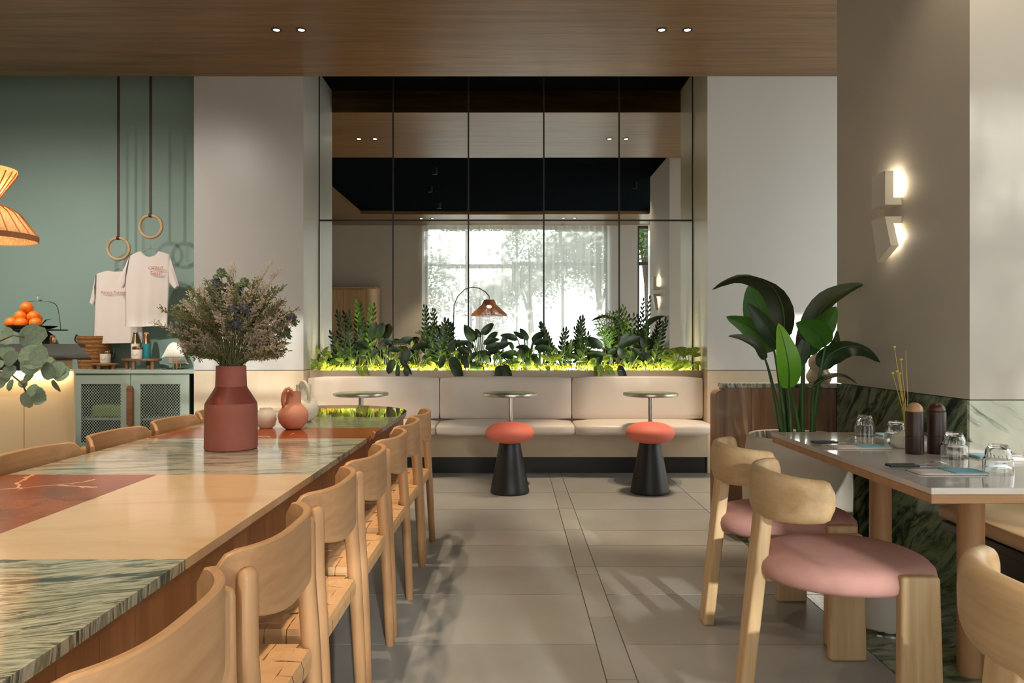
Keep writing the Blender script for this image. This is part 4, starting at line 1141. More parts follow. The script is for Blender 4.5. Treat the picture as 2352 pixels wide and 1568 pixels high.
def jug(x, y, m, label, s=1.0, side=-1, group=None):
    t = thing('jug', label, 'jug', (x, y, .7502), 0, group)
    pr = [(0, 0), (.036, 0), (.05, .01), (.070, .035), (.0765, .065), (.072, .092), (.052, .118), (.041, .128), (.0385, .14), (.0385, .192), (.035, .192), (.035, .14), (0, .11)]
    ob('body', lathe(B(), [(r * s, z * s) for r, z in pr], 44), M[m], t, 'auto')
    ob('handle', tube(B(), [(side * a * s, -b * s, c * s) for a, b, c in ((.036, .035, .115), (.040, .045, .15), (.034, .05, .185), (.020, .05, .207), (.008, .046, .212), (-.002, .04, .20), (-.004, .036, .18))], .0095 * s, 10), M[m], t, True)
jug(-1.127, 3.70, 'pinkclay', 'pink clay jug with a looped handle on the stone table')
jug(-1.175, 4.05, 'white_clay', 'white clay jug standing just behind the pink one', 1.08, 1)

# second vase, outside the frame, that the eucalyptus spills from
lathe_thing('clear_vase', 'ribbed sand-coloured vase holding the eucalyptus on the counter side of the table', 'vase', (-1.56, 2.0, .7502),
            [(0, 0), (.06, 0), (.075, .03), (.08, .10), (.06, .19), (.045, .22), (.05, .25), (.045, .25), (.04, .22), (0, .15)], 'beige_clay')

# ================================================================= SEEN ONLY IN THE MIRROR
wb = thing('wardrobe', 'tall oak cupboard with a rounded end by the window wall, seen in the mirror', 'cupboard', (-3.70, -.78, 0))
ob('carcass', box(-.6, .78, .0, .5, .05, 2.26), M['oak_h'], wb)
for k in range(3): ob('door', box(-.6 + .46 * k + .003, -.6 + .46 * (k + 1) - .003, .501, .52, .08, 2.24), M['ash'], wb)
pr = [(.781, .02)] + [(.781 + .18 * math.sin(PI / 2 * i / 10), .02 + .50 * 1 - .18 + .18 * math.cos(PI / 2 * i / 10)) for i in range(11)] + [(.961, .02)]
ob('rounded_end', prism(B(), pr, 'z', .05, 2.26), M['ash'], wb)
ob('top', box(-.62, .965, -.0, .525, 2.262, 2.29), M['ash'], wb)
ob('plinth', box(-.6, .93, .03, .48, 0, .049), M['dark_wood'], wb)
al_ = thing('arc_lamp', 'arc floor lamp with a woven cone shade before the mirrored curtain', 'floor lamp', (-1.18, -.28, 0))
ob('base', lathe(B(), [(0, 0), (.17, 0), (.17, .02), (.02, .03), (0, .03)], 36), M['black_metal'], al_, 'auto')
zt_ = lambda py, d=14.42: H + (784 - py) / F * d
xt_ = lambda px, d=14.42: (px - 1176) / F * d + 1.18
arc = [(0, 0, .03), (0, 0, 1.2), (.01, 0, zt_(740)), (xt_(1043), 0, zt_(700)), (xt_(1052), 0, zt_(680)), (xt_(1068), 0, zt_(664)), (xt_(1085), 0, zt_(659.5)), (xt_(1102), 0, zt_(662)), (xt_(1116), 0, zt_(671)), (xt_(1124), 0, zt_(680)), (xt_(1124), 0, zt_(687))]
ob('stem', tube(B(), arc, .010, 8), M['black_metal'], al_, True)
cxl = xt_(1124)
sr_ = [(40.5 * 14.5 / F, zt_(725)), (40 * 14.5 / F, zt_(722)), (16 * 14.5 / F, zt_(700)), (11 * 14.5 / F, zt_(689))]
for a in range(0, 360, 5):
    ca, sa_ = math.cos(math.radians(a)), math.sin(math.radians(a))
    ob('shade_rib', tube(B(), [(cxl + r * ca, r * sa_, z) for r, z in sr_], .0065, 4), M['rattan'], al_)
for r, z in sr_[:1] + sr_[2:] + [(26 * 14.5 / F, zt_(709.3)), (33 * 14.5 / F, zt_(715.6))]:
    ob('shade_ring', tube(B(), [(cxl + r * math.cos(2 * PI * i / 40), r * math.sin(2 * PI * i / 40), z) for i in range(41)], .006, 5), M['rattan'], al_)
ob('bulb', lathe(B(), [(0, -.05), (.04, -.03), (.05, 0), (.03, .04), (0, .06)], 16, (cxl, 0, zt_(703))), M['bulb'], al_, True)
# ================================================================= PLANTS
def blade(L=1.0, wd=.3, droop=.12, fold=.06, n=7, tip=1.0, m=None, name='leaf', peak=.42):
    """unit leaf along +y, folded on its midrib and drooping at the tip"""
    rows = []
    for i in range(n + 1):
        f = i / n
        sh = (f ** peak) * ((1 - f) ** (.55 * tip)) if 0 < f < 1 else 0
        mx = (peak / (peak + .55 * tip)) ; nrm = (mx ** peak) * ((1 - mx) ** (.55 * tip))
        hw = wd / 2 * sh / nrm
        hw = max(hw, .004)
        z = droop * (f - f * f * 2.0) ; y = f * (1 - .1 * droop * f)
        rows.append([(-hw, y, z + fold * hw / wd * 2), (-hw * .5, y, z + fold * .42 * hw / wd * 2), (0, y, z), (hw * .5, y, z + fold * .42 * hw / wd * 2), (hw, y, z + fold * hw / wd * 2)])
    b_ = B(); grid(b_, rows)
    return mesh(name, b_, m, True)
LM = {
    'rubber': blade(1, .50, .14, .05, 8, .9, M['leaf_dark']),
    'long': blade(1, .30, .22, .05, 8, 1.2, M['leaf_dark']),
    'zz': blade(1, .40, .12, .05, 4, 1.0, M['leaf_zz']),
    'zzl': blade(1, .40, .12, .05, 4, 1.0, M['leaf_light']),
    'zzd': blade(1, .36, .12, .05, 4, 1.0, M['leaf_dark']),
    'var': blade(1, .44, .25, .07, 7, 1.2, M['leaf_var']),
    'fern': blade(1, .16, .1, .03, 4, 1.0, M['leaf_light']),
    'euc': blade(1, .92, .06, .04, 7, .75, M['leaf_euc'], peak=.5),
}
def put_leaf(parent, key, a, b, face=(0, -1, .3), wscale=1.0, name='leaf', org=None):
    """leaf from world point a (base) to b (tip), its upper side turned to `face`"""
    a, b = Vector(a), Vector(b); d = b - a; L = d.length; y = d / L
    f = Vector(face); z = f - y * f.dot(y)
    if z.length < 1e-4: z = Vector((1, 0, 0)) - y * y.x
    z.normalize(); x = y.cross(z)
    o = bpy.data.objects.new(name, LM[key]); COL.objects.link(o); o.parent = parent
    mt = Matrix(((x.x, y.x, z.x), (x.y, y.y, z.y), (x.z, y.z, z.z))).to_4x4()
    o.matrix_local = Matrix.Translation(a - org) @ mt @ Matrix.Diagonal((L * wscale, L, L, 1))
    return o
def bez(a, c, b, n=8):
    a, b, c = Vector(a), Vector(b), Vector(c)
    return [a * (1 - t) ** 2 + c * 2 * t * (1 - t) + b * t * t for t in [i / n for i in range(n + 1)]]
def plant(name, label, px, Y, cat='plant', group='plants in the lit planter'):
    q = P(px, 850, Y)
    t = thing(name, label, cat, (q.x, Y, .8805), 0, group); return t, Vector((q.x, Y, .8805))
rp = random.Random(5)
def frond(t, org, base, tip, key, nleaf=16, l0=.075, w=1.0, bend=.02, start=.3, face=None):
    mid = (Vector(base) + Vector(tip)) / 2 + Vector((bend, -.01, .02))
    pts = bez(base, mid, tip, 14)
    st = ob('frond', tube(B(), [p - org for p in pts], [.0055 - .004 * i / 14 for i in range(15)], 6), M['stem'], t, True)
    for k in range(nleaf):
        f = start + (1 - start) * (k // 2 * 2 + (k % 2) * .6) / nleaf
        i = min(13, int(f * 14)); p = pts[i].lerp(pts[i + 1], f * 14 - i)
        ax = (pts[i + 1] - pts[i]).normalized(); s = 1 if k % 2 else -1
        side = Vector((s, rp.uniform(-.55, .25), 0)); side = (side - ax * side.dot(ax)).normalized()
        dr = (side * (.95 - .45 * f) + ax * (.55 + .45 * f)).normalized()
        L = l0 * (1 - .45 * abs(f - .5)) * rp.uniform(.85, 1.1)
        put_leaf(st, key, p, p + dr * L, face or (rp.uniform(-.3, .3), -1, .55), w, 'leaflet', org)
    put_leaf(st, key, pts[-1], pts[-1] + (pts[-1] - pts[-2]).normalized() * l0 * .8, (0, -1, .4), w, 'leaflet', org)
def stemleaf(t, org, base, a, b, key, w=1.0, face=(0, -1, .35)):
    base, a, b = Vector(base), Vector(a), Vector(b)
    ob('stem', tube(B(), [p - org for p in bez(base, base.lerp(a, .6) + Vector((0, 0, .03)), a, 6)], .0035, 5), M['stem'], t, True)
    put_leaf(t, key, a, b, face, w, 'leaf', org)
Z0 = .881
def soilpt(px, Y): 
    q = P(px, 850, Y); return Vector((q.x, Y, Z0))
# --- zamioculcas-like fronds: (label, base px, depth, [(tip px, tip py, leaf kind, count, leaf length)])
ZZ = [('feathery dark plant nearest the left end of the planter', 803, 6.93, [(776, 722, 'zzd', 18, .075), (802, 722, 'zzd', 18, .07), (832, 748, 'zzd', 14, .075), (762, 770, 'zzd', 12, .08)]),
      ('plant with two tall upright fronds coloured as if sunlit behind the feathery dark one', 836, 7.0, [(819, 697, 'zzl', 20, .065), (851, 703, 'zzl', 18, .065)]),  # sunlit look of these fronds put into a lighter leaf colour
      ('tall pair of green fronds before the edge of the mirrored curtain', 985, 6.95, [(974, 708, 'zz', 20, .06), (994, 716, 'zz', 18, .06)]),
      ('dark bushy plant with crowded pointed leaves below the arc lamp stem', 1010, 6.92, [(1021, 742, 'zzd', 16, .085), (1002, 765, 'zzd', 12, .085), (1034, 752, 'zzd', 12, .08), (985, 778, 'zzd', 10, .09)]),
      ('leaning plant with stepped oval leaves right of the middle joint of the mirror', 1288, 6.93, [(1246, 748, 'zzd', 20, .07), (1300, 762, 'zzd', 12, .07), (1315, 790, 'zzd', 12, .07)]),
      ('spiky plant standing before the brightest curtain bay', 1328, 6.95, [(1338, 735, 'zzd', 20, .075), (1326, 758, 'zzd', 14, .06), (1350, 772, 'zzd', 12, .07), (1358, 790, 'zzd', 10, .065)]),
      ('green plant with deeply toothed fronds at the last mirror joint', 1452, 6.97, [(1432, 708, 'zzl', 20, .06), (1418, 722, 'zz', 16, .06), (1455, 728, 'zz', 14, .06)]),
      ('tallest single plant reaching up beside the mirrored pillar', 1482, 6.92, [(1492, 688, 'zz', 22, .055), (1478, 730, 'zzd', 14, .07)]),
      ('dark feathery plant leaning to the pier end of the planter', 1500, 6.94, [(1527, 740, 'zzd', 18, .075), (1520, 765, 'zzd', 12, .08), (1470, 770, 'zzd', 12, .08)])]
for lb, bpx, Y, frs in ZZ:
    t, org = plant('feather_leaf_plant', lb, bpx, Y)
    for tx_, ty_, key, nl, ll in frs:
        yy_ = Y + rp.uniform(-.04, .03)
        frond(t, org, soilpt(bpx + rp.uniform(-8, 8), Y), P(tx_, ty_, yy_), key, nl, ll, bend=rp.uniform(-.015, .03))
# --- broad dark leaves: (label, base px, Y, [(a px,py, b px,py, dy, key, w)])
RB = [('rubber plant with two big upright dark leaves near the left planter end', 856, 6.88, [(852, 778, 861, 738, -.02, 'rubber', 1.15), (866, 778, 880, 740, -.01, 'rubber', 1.1), (872, 790, 905, 781, -.03, 'rubber', 1), (846, 800, 815, 782, -.02, 'rubber', 1), (840, 815, 820, 790, 0, 'rubber', 1), (850, 820, 870, 800, -.05, 'rubber', 1)]),
      ('dark plant trailing over the lip left of the first cushion seam', 905, 6.82, [(915, 788, 948, 776, -.02, 'rubber', 1), (900, 790, 880, 782, -.02, 'rubber', 1), (905, 825, 890, 858, -.10, 'rubber', 1.1), (915, 838, 912, 876, -.13, 'long', .9), (925, 828, 944, 860, -.12, 'long', 1), (932, 842, 934, 866, -.12, 'rubber', 1), (935, 800, 925, 840, -.08, 'rubber', 1.1), (920, 805, 890, 800, -.04, 'rubber', 1), (945, 800, 985, 790, -.02, 'rubber', .9), (955, 810, 965, 785, 0, 'rubber', 1)]),
      ('dark plant with one large leaf draped over the lip below the arc lamp', 1050, 6.82, [(1038, 818, 1058, 872, -.11, 'rubber', .95), (1050, 800, 1078, 812, -.04, 'rubber', 1), (1030, 805, 1046, 778, -.02, 'rubber', .9), (1060, 815, 1075, 845, -.09, 'rubber', .9), (1020, 815, 1010, 845, -.06, 'rubber', 1), (1045, 790, 1075, 785, 0, 'rubber', .9)]),
      ('spoon-leaved plant with a fan of long dark leaves under the woven mirrored shade', 1098, 6.88, [(1085, 785, 1066, 744, -.02, 'long', 1.4), (1090, 780, 1075, 750, 0, 'long', 1.3), (1105, 768, 1132, 740, -.02, 'long', 1.3), (1100, 775, 1092, 752, .02, 'long', 1.2), (1110, 790, 1145, 775, -.03, 'long', 1.4), (1115, 800, 1160, 790, -.03, 'long', 1.4), (1085, 800, 1062, 780, -.02, 'long', 1.1), (1090, 830, 1085, 865, -.11, 'rubber', .9), (1100, 835, 1104, 865, -.11, 'rubber', .8), (1105, 805, 1125, 835, -.08, 'long', 1.4), (1120, 785, 1140, 760, 0, 'rubber', 1), (1095, 810, 1070, 830, -.07, 'long', 1.3)]),
      ('dark plant whose twin leaves hang lowest over the middle cushion', 1150, 6.82, [(1150, 838, 1143, 874, -.12, 'rubber', 1.15), (1158, 836, 1172, 876, -.12, 'rubber', .95), (1140, 800, 1170, 785, -.02, 'rubber', 1), (1150, 815, 1180, 820, -.05, 'rubber', .9), (1145, 805, 1115, 812, -.05, 'rubber', .9), (1155, 800, 1160, 770, 0, 'rubber', 1)]),
      ('spoon-leaved plant with three arched leaves before the central curtain bay', 1212, 6.88, [(1190, 780, 1149, 766, -.02, 'long', 1.25), (1205, 778, 1180, 760, 0, 'long', 1.2), (1212, 782, 1196, 752, -.01, 'long', 1.4), (1225, 790, 1262, 778, -.02, 'long', 1.3), (1215, 800, 1185, 795, -.03, 'long', 1.4), (1230, 800, 1270, 800, -.04, 'long', 1.4), (1205, 815, 1175, 812, -.05, 'long', 1.2), (1220, 815, 1245, 840, -.08, 'long', 1.4), (1225, 785, 1250, 760, .01, 'rubber', 1), (1210, 820, 1215, 845, -.07, 'rubber', 1), (1240, 810, 1258, 780, -.01, 'rubber', 1), (1200, 800, 1192, 830, -.06, 'rubber', 1)]),
      ('dark plant with a single cupped leaf left of the toothed fronds', 1388, 6.88, [(1384, 800, 1350, 774, -.02, 'rubber', 1.0), (1390, 815, 1350, 812, -.05, 'rubber', .8), (1380, 820, 1362, 846, -.09, 'rubber', .9), (1395, 815, 1420, 800, -.03, 'rubber', 1)]),
      ('rubber plant with large crossing leaves at the last mirror joint', 1440, 6.84, [(1425, 790, 1450, 765, -.04, 'rubber', 1.1), (1420, 795, 1472, 772, -.06, 'rubber', .8), (1424, 798, 1432, 825, -.06, 'rubber', 1.3), (1445, 830, 1460, 815, -.06, 'rubber', 1.2), (1422, 838, 1437, 880, -.13, 'rubber', .8), (1450, 800, 1475, 815, -.04, 'rubber', 1), (1470, 810, 1500, 830, -.04, 'rubber', 1), (1480, 800, 1475, 770, 0, 'rubber', 1)])]
for lb, bpx, Y, lv in RB:
    t, org = plant('broad_leaf_plant', lb, bpx, Y)
    for ax_, ay_, bx_, by_, dy, key, wv in lv:
        stemleaf(t, org, soilpt(bpx + rp.uniform(-5, 5), Y), P(ax_, ay_, Y + dy * .6), P(bx_, by_, Y + dy), key, wv, (rp.uniform(-.35, .35), -1, rp.uniform(.2, .6)))
# --- lower dark filler plants at the back of the trough
for k, px in enumerate((770, 815, 880, 960, 1030, 1075, 1130, 1185, 1245, 1300, 1345, 1410, 1465, 1510)):
    t, org = plant('broad_leaf_plant', ('low dark leafy plant at the back of the planter, ' + ['first', 'second', 'third', 'fourth', 'fifth', 'sixth', 'seventh', 'eighth', 'ninth', 'tenth', 'eleventh', 'twelfth', 'thirteenth', 'fourteenth'][k] + ' along from the counter side'), px, 6.94)
    for j in range(9):
        a = rp.uniform(-1.25, 1.25); h = rp.uniform(18, 52); l = rp.uniform(18, 30)
        x0_, y0_ = px + h * .75 * math.sin(a), 842 - h * math.cos(a) * .8
        stemleaf(t, org, soilpt(px + rp.uniform(-5, 5), 6.94), P(x0_, y0_, 6.94 + rp.uniform(-.04, .03)), P(x0_ + l * math.sin(a * 1.2), y0_ - l * math.cos(a * 1.2) * .8, 6.94 + rp.uniform(-.05, .04)), rp.choice(('rubber', 'long', 'long')), rp.uniform(.8, 1.2), (rp.uniform(-.5, .5), -1, rp.uniform(.1, .8)))
# --- variegated plants
VR = [('yellow-green variegated plant in the left corner of the planter', 735, [(735, 812, 725, 794), (742, 815, 752, 795), (745, 812, 760, 808), (728, 825, 714, 850), (735, 830, 730, 852), (745, 830, 752, 815), (722, 835, 712, 822), (735, 820, 748, 840)]),
      ('variegated plant with heart leaves over the lip by the feathery dark plant', 800, [(808, 830, 782, 848), (800, 828, 800, 848), (820, 840, 832, 862), (836, 838, 845, 860), (790, 830, 770, 822), (812, 835, 800, 818)]),
      ('variegated plant before the first dark trailing leaves', 895, [(900, 812, 910, 798), (890, 822, 880, 812), (900, 828, 915, 815), (905, 835, 918, 824), (880, 835, 868, 820), (885, 838, 872, 850)]),
      ('mottled yellow-green plant below the bushy pointed leaves', 1015, [(1010, 835, 1022, 808), (1000, 840, 985, 830), (1020, 838, 1036, 822), (1005, 845, 995, 856), (1018, 842, 1030, 850), (1040, 815, 1056, 803)]),
      ('small variegated plant hanging a leaf over the lip right of the middle', 1260, [(1255, 838, 1262, 857), (1262, 832, 1290, 812), (1262, 828, 1244, 815), (1270, 840, 1280, 850), (1225, 838, 1218, 825), (1230, 835, 1238, 848)]),
      ('speckled bright plant over the lip before the cupped dark leaf', 1375, [(1368, 840, 1370, 865), (1378, 838, 1380, 868), (1388, 840, 1412, 860), (1370, 825, 1350, 835), (1385, 825, 1405, 815), (1365, 825, 1352, 845), (1390, 832, 1400, 820)]),
      ('broad variegated plant filling the pier end of the planter', 1580, [(1555, 830, 1520, 818), (1565, 815, 1592, 800), (1580, 812, 1608, 798), (1590, 818, 1614, 812), (1570, 830, 1540, 852), (1585, 830, 1560, 848), (1595, 832, 1606, 850), (1560, 812, 1530, 802), (1600, 830, 1617, 842), (1545, 835, 1520, 838), (1575, 820, 1555, 798)]),
      ('small yellow-green plant by the tall single frond', 1480, [(1482, 835, 1495, 822), (1475, 838, 1462, 826), (1488, 840, 1502, 838)]),
      ('small variegated plant under the arched spoon leaves', 1190, [(1190, 835, 1180, 850), (1200, 835, 1210, 852), (1185, 838, 1172, 842), (1195, 830, 1192, 815)])]
for lb, bpx, lv in VR:
    Y = 6.83; t, org = plant('variegated_plant', lb, bpx, Y)
    for ax_, ay_, bx_, by_ in lv:
        low = max(0, (by_ - 846) / 20)
        stemleaf(t, org, soilpt(bpx + rp.uniform(-6, 6), Y), P(ax_, ay_, Y - .02 - .06 * low), P(bx_, by_, Y - .05 - .10 * low), 'var', rp.uniform(.95, 1.25), (rp.uniform(-.4, .4), -1, rp.uniform(.2, .7)))
# airy palm beside the last joint
t, org = plant('fine_palm', 'fine airy palm with thread-like leaves left of the last mirror joint', 1398, 6.99)
for tx_, ty_ in ((1376, 732), (1390, 718), (1408, 712), (1372, 750), (1420, 728), (1384, 762)):
    pts = bez(soilpt(1400, 6.99), P(1400, 760, 6.98), P(tx_, ty_, 6.97), 10)
    st = ob('frond', tube(B(), [p - org for p in pts], .003, 5), M['stem'], t)
    for k in range(18):
        f = .4 + .6 * k / 18; i = min(9, int(f * 10)); p = pts[i]; ax = (pts[i + 1] - pts[i]).normalized(); s = 1 if k % 2 else -1
        side = Vector((s, rp.uniform(-.6, .3), 0)); side = (side - ax * side.dot(ax)).normalized()
        put_leaf(st, 'fern', p, p + (side * .8 + ax * .6) * .075 * rp.uniform(.8, 1.2), (0, -1, .5), .5, 'leaflet', org)
# curled golden moss and clippings that cover the soil
b_ = B(); rm = random.Random(8)
for k in range(2600):
    x = rm.uniform(BX0 + .06, BX1 - .06); y = rm.uniform(6.785, 7.0); z = .882 + rm.uniform(0, .085) * min(1, (y - 6.77) / .05)
    a = rm.uniform(0, 2 * PI); L = rm.uniform(.012, .04); wv = rm.uniform(.0025, .007); cu = rm.uniform(.3, 1.4)
    prev = None
    for i in range(5):
        f = i / 4; px_ = x + L * f * math.cos(a + cu * f); py_ = min(7.02, max(6.768, y + L * f * math.sin(a + cu * f))); pz = z + .02 * math.sin(PI * f) * cu
        n_ = Vector((-math.sin(a + cu * f), math.cos(a + cu * f), .5)) * wv * (1 - .6 * f)
        v0, v1_ = b_.verts.new((px_ + n_.x, max(6.766, py_ + n_.y), pz + n_.z)), b_.verts.new((px_ - n_.x, max(6.766, py_ - n_.y), pz - n_.z))
        if prev: b_.faces.new([prev[0], prev[1], v1_, v0])
        prev = (v0, v1_)
o = tag(ob('golden_moss', b_, M['mulch']), 'curled yellow moss and clippings lit along the planter soil', 'moss'); o['kind'] = 'stuff'

# ---------------------------------------------------------------- bird of paradise in the white pot
PXc, PYc = 1.665, 4.20
ppt = thing('plant_pot', 'large white tapered plant pot between the white table and the walnut divider', 'plant pot', (PXc, PYc, 0))
ob('body', lathe(B(), [(0, 0), (.25, 0), (.27, .02), (.300, .20), (.305, .36), (.295, .52), (.283, .62), (.278, .645), (.268, .655), (.256, .65), (.252, .63), (.26, .55), (.25, .10), (0, .08)], 64), M['pot'], ppt, 'auto')
ob('soil', lathe(B(), [(.255, .585), (.15, .60), (0, .605)], 40), M['soil'], ppt, True)
bop = thing('bird_of_paradise', 'tall glossy broad-leaved houseplant growing from the white pot', 'plant', (PXc, PYc, .606)); ORG = Vector((PXc, PYc, .606))
def big_leaf(pts, wpx, key, face, petiole=None, fold=.25, wave=0, peak=.5):
    """pts: (px, py, depth) along the midrib from base to tip; wpx: greatest half-width in pixels"""
    P3 = [P(*p) for p in pts]; n = 14; path = []
    m_ = len(P3) - 1
    def cr(t):
        i = min(m_ - 1, int(t * m_)); u = t * m_ - i
        p0, p1, p2, p3 = P3[max(i - 1, 0)], P3[i], P3[i + 1], P3[min(i + 2, m_)]
        return .5 * ((2 * p1) + (p2 - p0) * u + (2 * p0 - 5 * p1 + 4 * p2 - p3) * u * u + (3 * p1 - p0 - 3 * p2 + p3) * u ** 3)
    path = [cr(i / n) for i in range(n + 1)]
    W = wpx / F * pts[0][2]; rows = []; f0 = Vector(face)
    for i in range(n + 1):
        t = i / n; tg = (path[min(i + 1, n)] - path[max(i - 1, 0)]).normalized()
        nz = (f0 - tg * f0.dot(tg)).normalized(); sd = tg.cross(nz)
        hw = W * max(.02, (math.sin(PI * min(1, t ** .75) ) ** .62 if t < 1 else 0) * (1 if t < .6 else 1 - .35 * ((t - .6) / .4) ** 2))
        row = []
        for u in (-1, -.75, -.5, -.25, 0, .25, .5, .75, 1):
            row.append(path[i] - ORG + sd * hw * u * (1 - .12 * abs(u) * fold) + nz * hw * (fold * abs(u) ** 1.3 + wave * math.sin(t * 11 + u * 2) * abs(u)))
        rows.append(row)
    b_ = B(); grid(b_, rows); lf = ob('leaf', b_, M[key], bop, True)
    rib = ob('midrib', tube(B(), [p - ORG for p in path[:-1]], [.006 * (1 - .85 * i / n) for i in range(n)], 6), M['stem'], lf, True)
    if petiole:
        base = Vector((PXc + petiole[0], PYc + petiole[1], .600))
        pp = bez(base, base.lerp(path[0], .55) + Vector((0, 0, .10)), path[0], 10)
        ob('petiole', tube(B(), [p - ORG for p in pp], [.0145 - .0085 * i / 10 for i in range(11)], 8), M['stem'], lf, True)
big_leaf([(1800, 778, 4.20), (1801, 735, 4.16), (1793, 690, 4.12), (1765, 650, 4.08), (1708, 630, 4.05), (1662, 645, 4.02), (1635, 665, 4.0)], 27, 'leaf_bop_dark', (.2, .35, 1), (-.02, .03), -.5, .06)
big_leaf([(1792, 790, 4.28), (1770, 750, 4.30), (1742, 705, 4.32), (1722, 652, 4.34)], 46, 'leaf_bop', (-.35, -1, -.1), (-.04, .05), .15)
big_leaf([(1790, 800, 4.15), (1768, 765, 4.12), (1742, 728, 4.12), (1716, 696, 4.13)], 20, 'leaf_dark', (-.5, -1, .3), None, .35)
big_leaf([(1778, 806, 4.20), (1752, 775, 4.20), (1715, 745, 4.2), (1668, 727, 4.2)], 27, 'leaf_bop', (-.4, -1, -.35), (-.06, .0), .3)
big_leaf([(1758, 826, 4.12), (1738, 796, 4.10), (1705, 779, 4.1), (1672, 772, 4.1)], 13, 'leaf_bop_dark', (-.5, -.6, .6), (-.09, -.03), .6)
big_leaf([(1812, 892, 4.02), (1812, 850, 3.98), (1804, 800, 3.97), (1788, 742, 4.0)], 31, 'leaf_bop_light', (.15, -1, .15), (-.01, -.08), .12)
big_leaf([(1846, 835, 4.30), (1862, 770, 4.32), (1893, 705, 4.32), (1938, 672, 4.3), (1985, 652, 4.28)], 31, 'leaf_bop_dark', (-.7, -.6, .5), (.03, .05), .5)
big_leaf([(1848, 815, 4.24), (1868, 775, 4.22), (1898, 738, 4.2), (1921, 704, 4.2)], 32, 'leaf_bop', (.3, -1, .1), (.04, .02), .2)
big_leaf([(1896, 795, 4.15), (1880, 768, 4.12), (1856, 750, 4.1), (1828, 741, 4.08)], 30, 'leaf_bop', (.3, -1, -.7), (.07, -.02), .25)
big_leaf([(1888, 850, 4.16), (1905, 815, 4.14), (1948, 795, 4.1), (1990, 803, 4.08), (2022, 832, 4.06)], 27, 'leaf_dark', (.1, -.75, .8), (.09, .0), -.3, .05)
big_leaf([(1894, 840, 4.2), (1905, 810, 4.2), (1918, 785, 4.2), (1922, 758, 4.2)], 15, 'leaf_dark', (.4, -1, .2), None, .3)
big_leaf([(1842, 838, 4.15), (1842, 815, 4.14), (1848, 790, 4.13), (1860, 765, 4.13)], 15, 'leaf_dark', (-.2, -1, .2), (.02, -.03), .2)
big_leaf([(1868, 888, 4.08), (1895, 870, 4.06), (1935, 864, 4.05), (1970, 882, 4.04)], 10, 'leaf_bop_dark', (0, -.5, 1), (.06, -.06), .4)

# ---------------------------------------------------------------- dried bouquet in the red vase
vx, vy, vz = v1.x, 3.02, 1.095
dq = thing('dried_bouquet', 'dried bouquet of sea holly and airy statice in the red vase', 'bouquet', (vx, vy, vz)); DO = Vector((vx, vy, vz))
rb = random.Random(21)
tips = [(352, 742), (372, 712), (420, 705), (448, 668), (470, 690), (530, 622), (538, 600), (600, 640), (625, 602), (640, 625), (650, 660), (610, 660), (430, 735), (455, 720), (640, 700), (660, 760), (650, 720), (585, 670), (500, 690), (395, 770), (410, 750), (425, 800), (450, 820), (612, 800), (625, 780)]
while len(tips) < 235:
    a = math.radians(rb.uniform(8, 168)); r = rb.uniform(110, 205) * (1.0 if 30 < math.degrees(a) < 150 else .75)
    tips.append((535 + r * math.cos(a) * .88, 838 - r * math.sin(a)))
sprays = [B(), B(), B()]
def bit(bm, p, d, s):
    d = d.normalized(); u = d.orthogonal().normalized(); v = d.cross(u)
    a = [bm.verts.new(p), bm.verts.new(p + d * s * .55 + u * s * .28), bm.verts.new(p + d * s * .55 - u * s * .14 + v * s * .24), bm.verts.new(p + d * s * .55 - u * s * .14 - v * s * .24), bm.verts.new(p + d * s)]
    for i, j in ((1, 2), (2, 3), (3, 1)):
        bm.faces.new([a[0], a[i], a[j]]); bm.faces.new([a[4], a[j], a[i]])
stems = B()
for k, (tx_, ty_) in enumerate(tips):
    ty_ = min(ty_, 826)
    dep = rb.uniform(-.13, .13) if k > 24 else rb.uniform(-.05, .05)
    tip = P(tx_, ty_, vy + dep) - DO
    r0 = Vector((rb.uniform(-.04, .04), rb.uniform(-.04, .04), -.02))
    mid = Vector((tip.x * .32, tip.y * .32, max(.05, tip.z * .62)))
    pts = bez(r0, mid, tip, 9)
    tube(stems, pts, [.0016 - .0009 * i / 9 for i in range(10)], 4)
    grp = sprays[1] if rb.random() < .45 else (sprays[0])
    for j in range(54):
        f = rb.uniform(.42, 1) ** .8; i = min(8, int(f * 9)); p = pts[i].lerp(pts[i + 1], f * 9 - i)
        ax = (pts[i + 1] - pts[i]).normalized()
        d = (ax * .8 + Vector((rb.uniform(-1, 1), rb.uniform(-1, 1), rb.uniform(-.5, 1)))).normalized()
        ln = rb.uniform(.012, .042) * (1.25 - f * .7)
        q_ = p + d * ln
        v0 = [grp.verts.new(p + d.orthogonal().normalized() * .0006), grp.verts.new(p - d.orthogonal().normalized() * .0006), grp.verts.new(q_)]
        grp.faces.new(v0)
        for h in range(3):
            bit(grp, p.lerp(q_, .45 + .27 * h), (d + Vector((rb.uniform(-.8, .8), rb.uniform(-.8, .8), rb.uniform(-.4, .8)))), rb.uniform(.0065, .012))
for bm_, nm, mm in ((sprays[0], 'statice_spray', 'sprig'), (sprays[1], 'green_spray', 'sprig_green'), (stems, 'stems', 'sprig_green')):
    o = ob(nm, bm_, M[mm], dq); o['kind'] = 'stuff'
sprays[2].free()
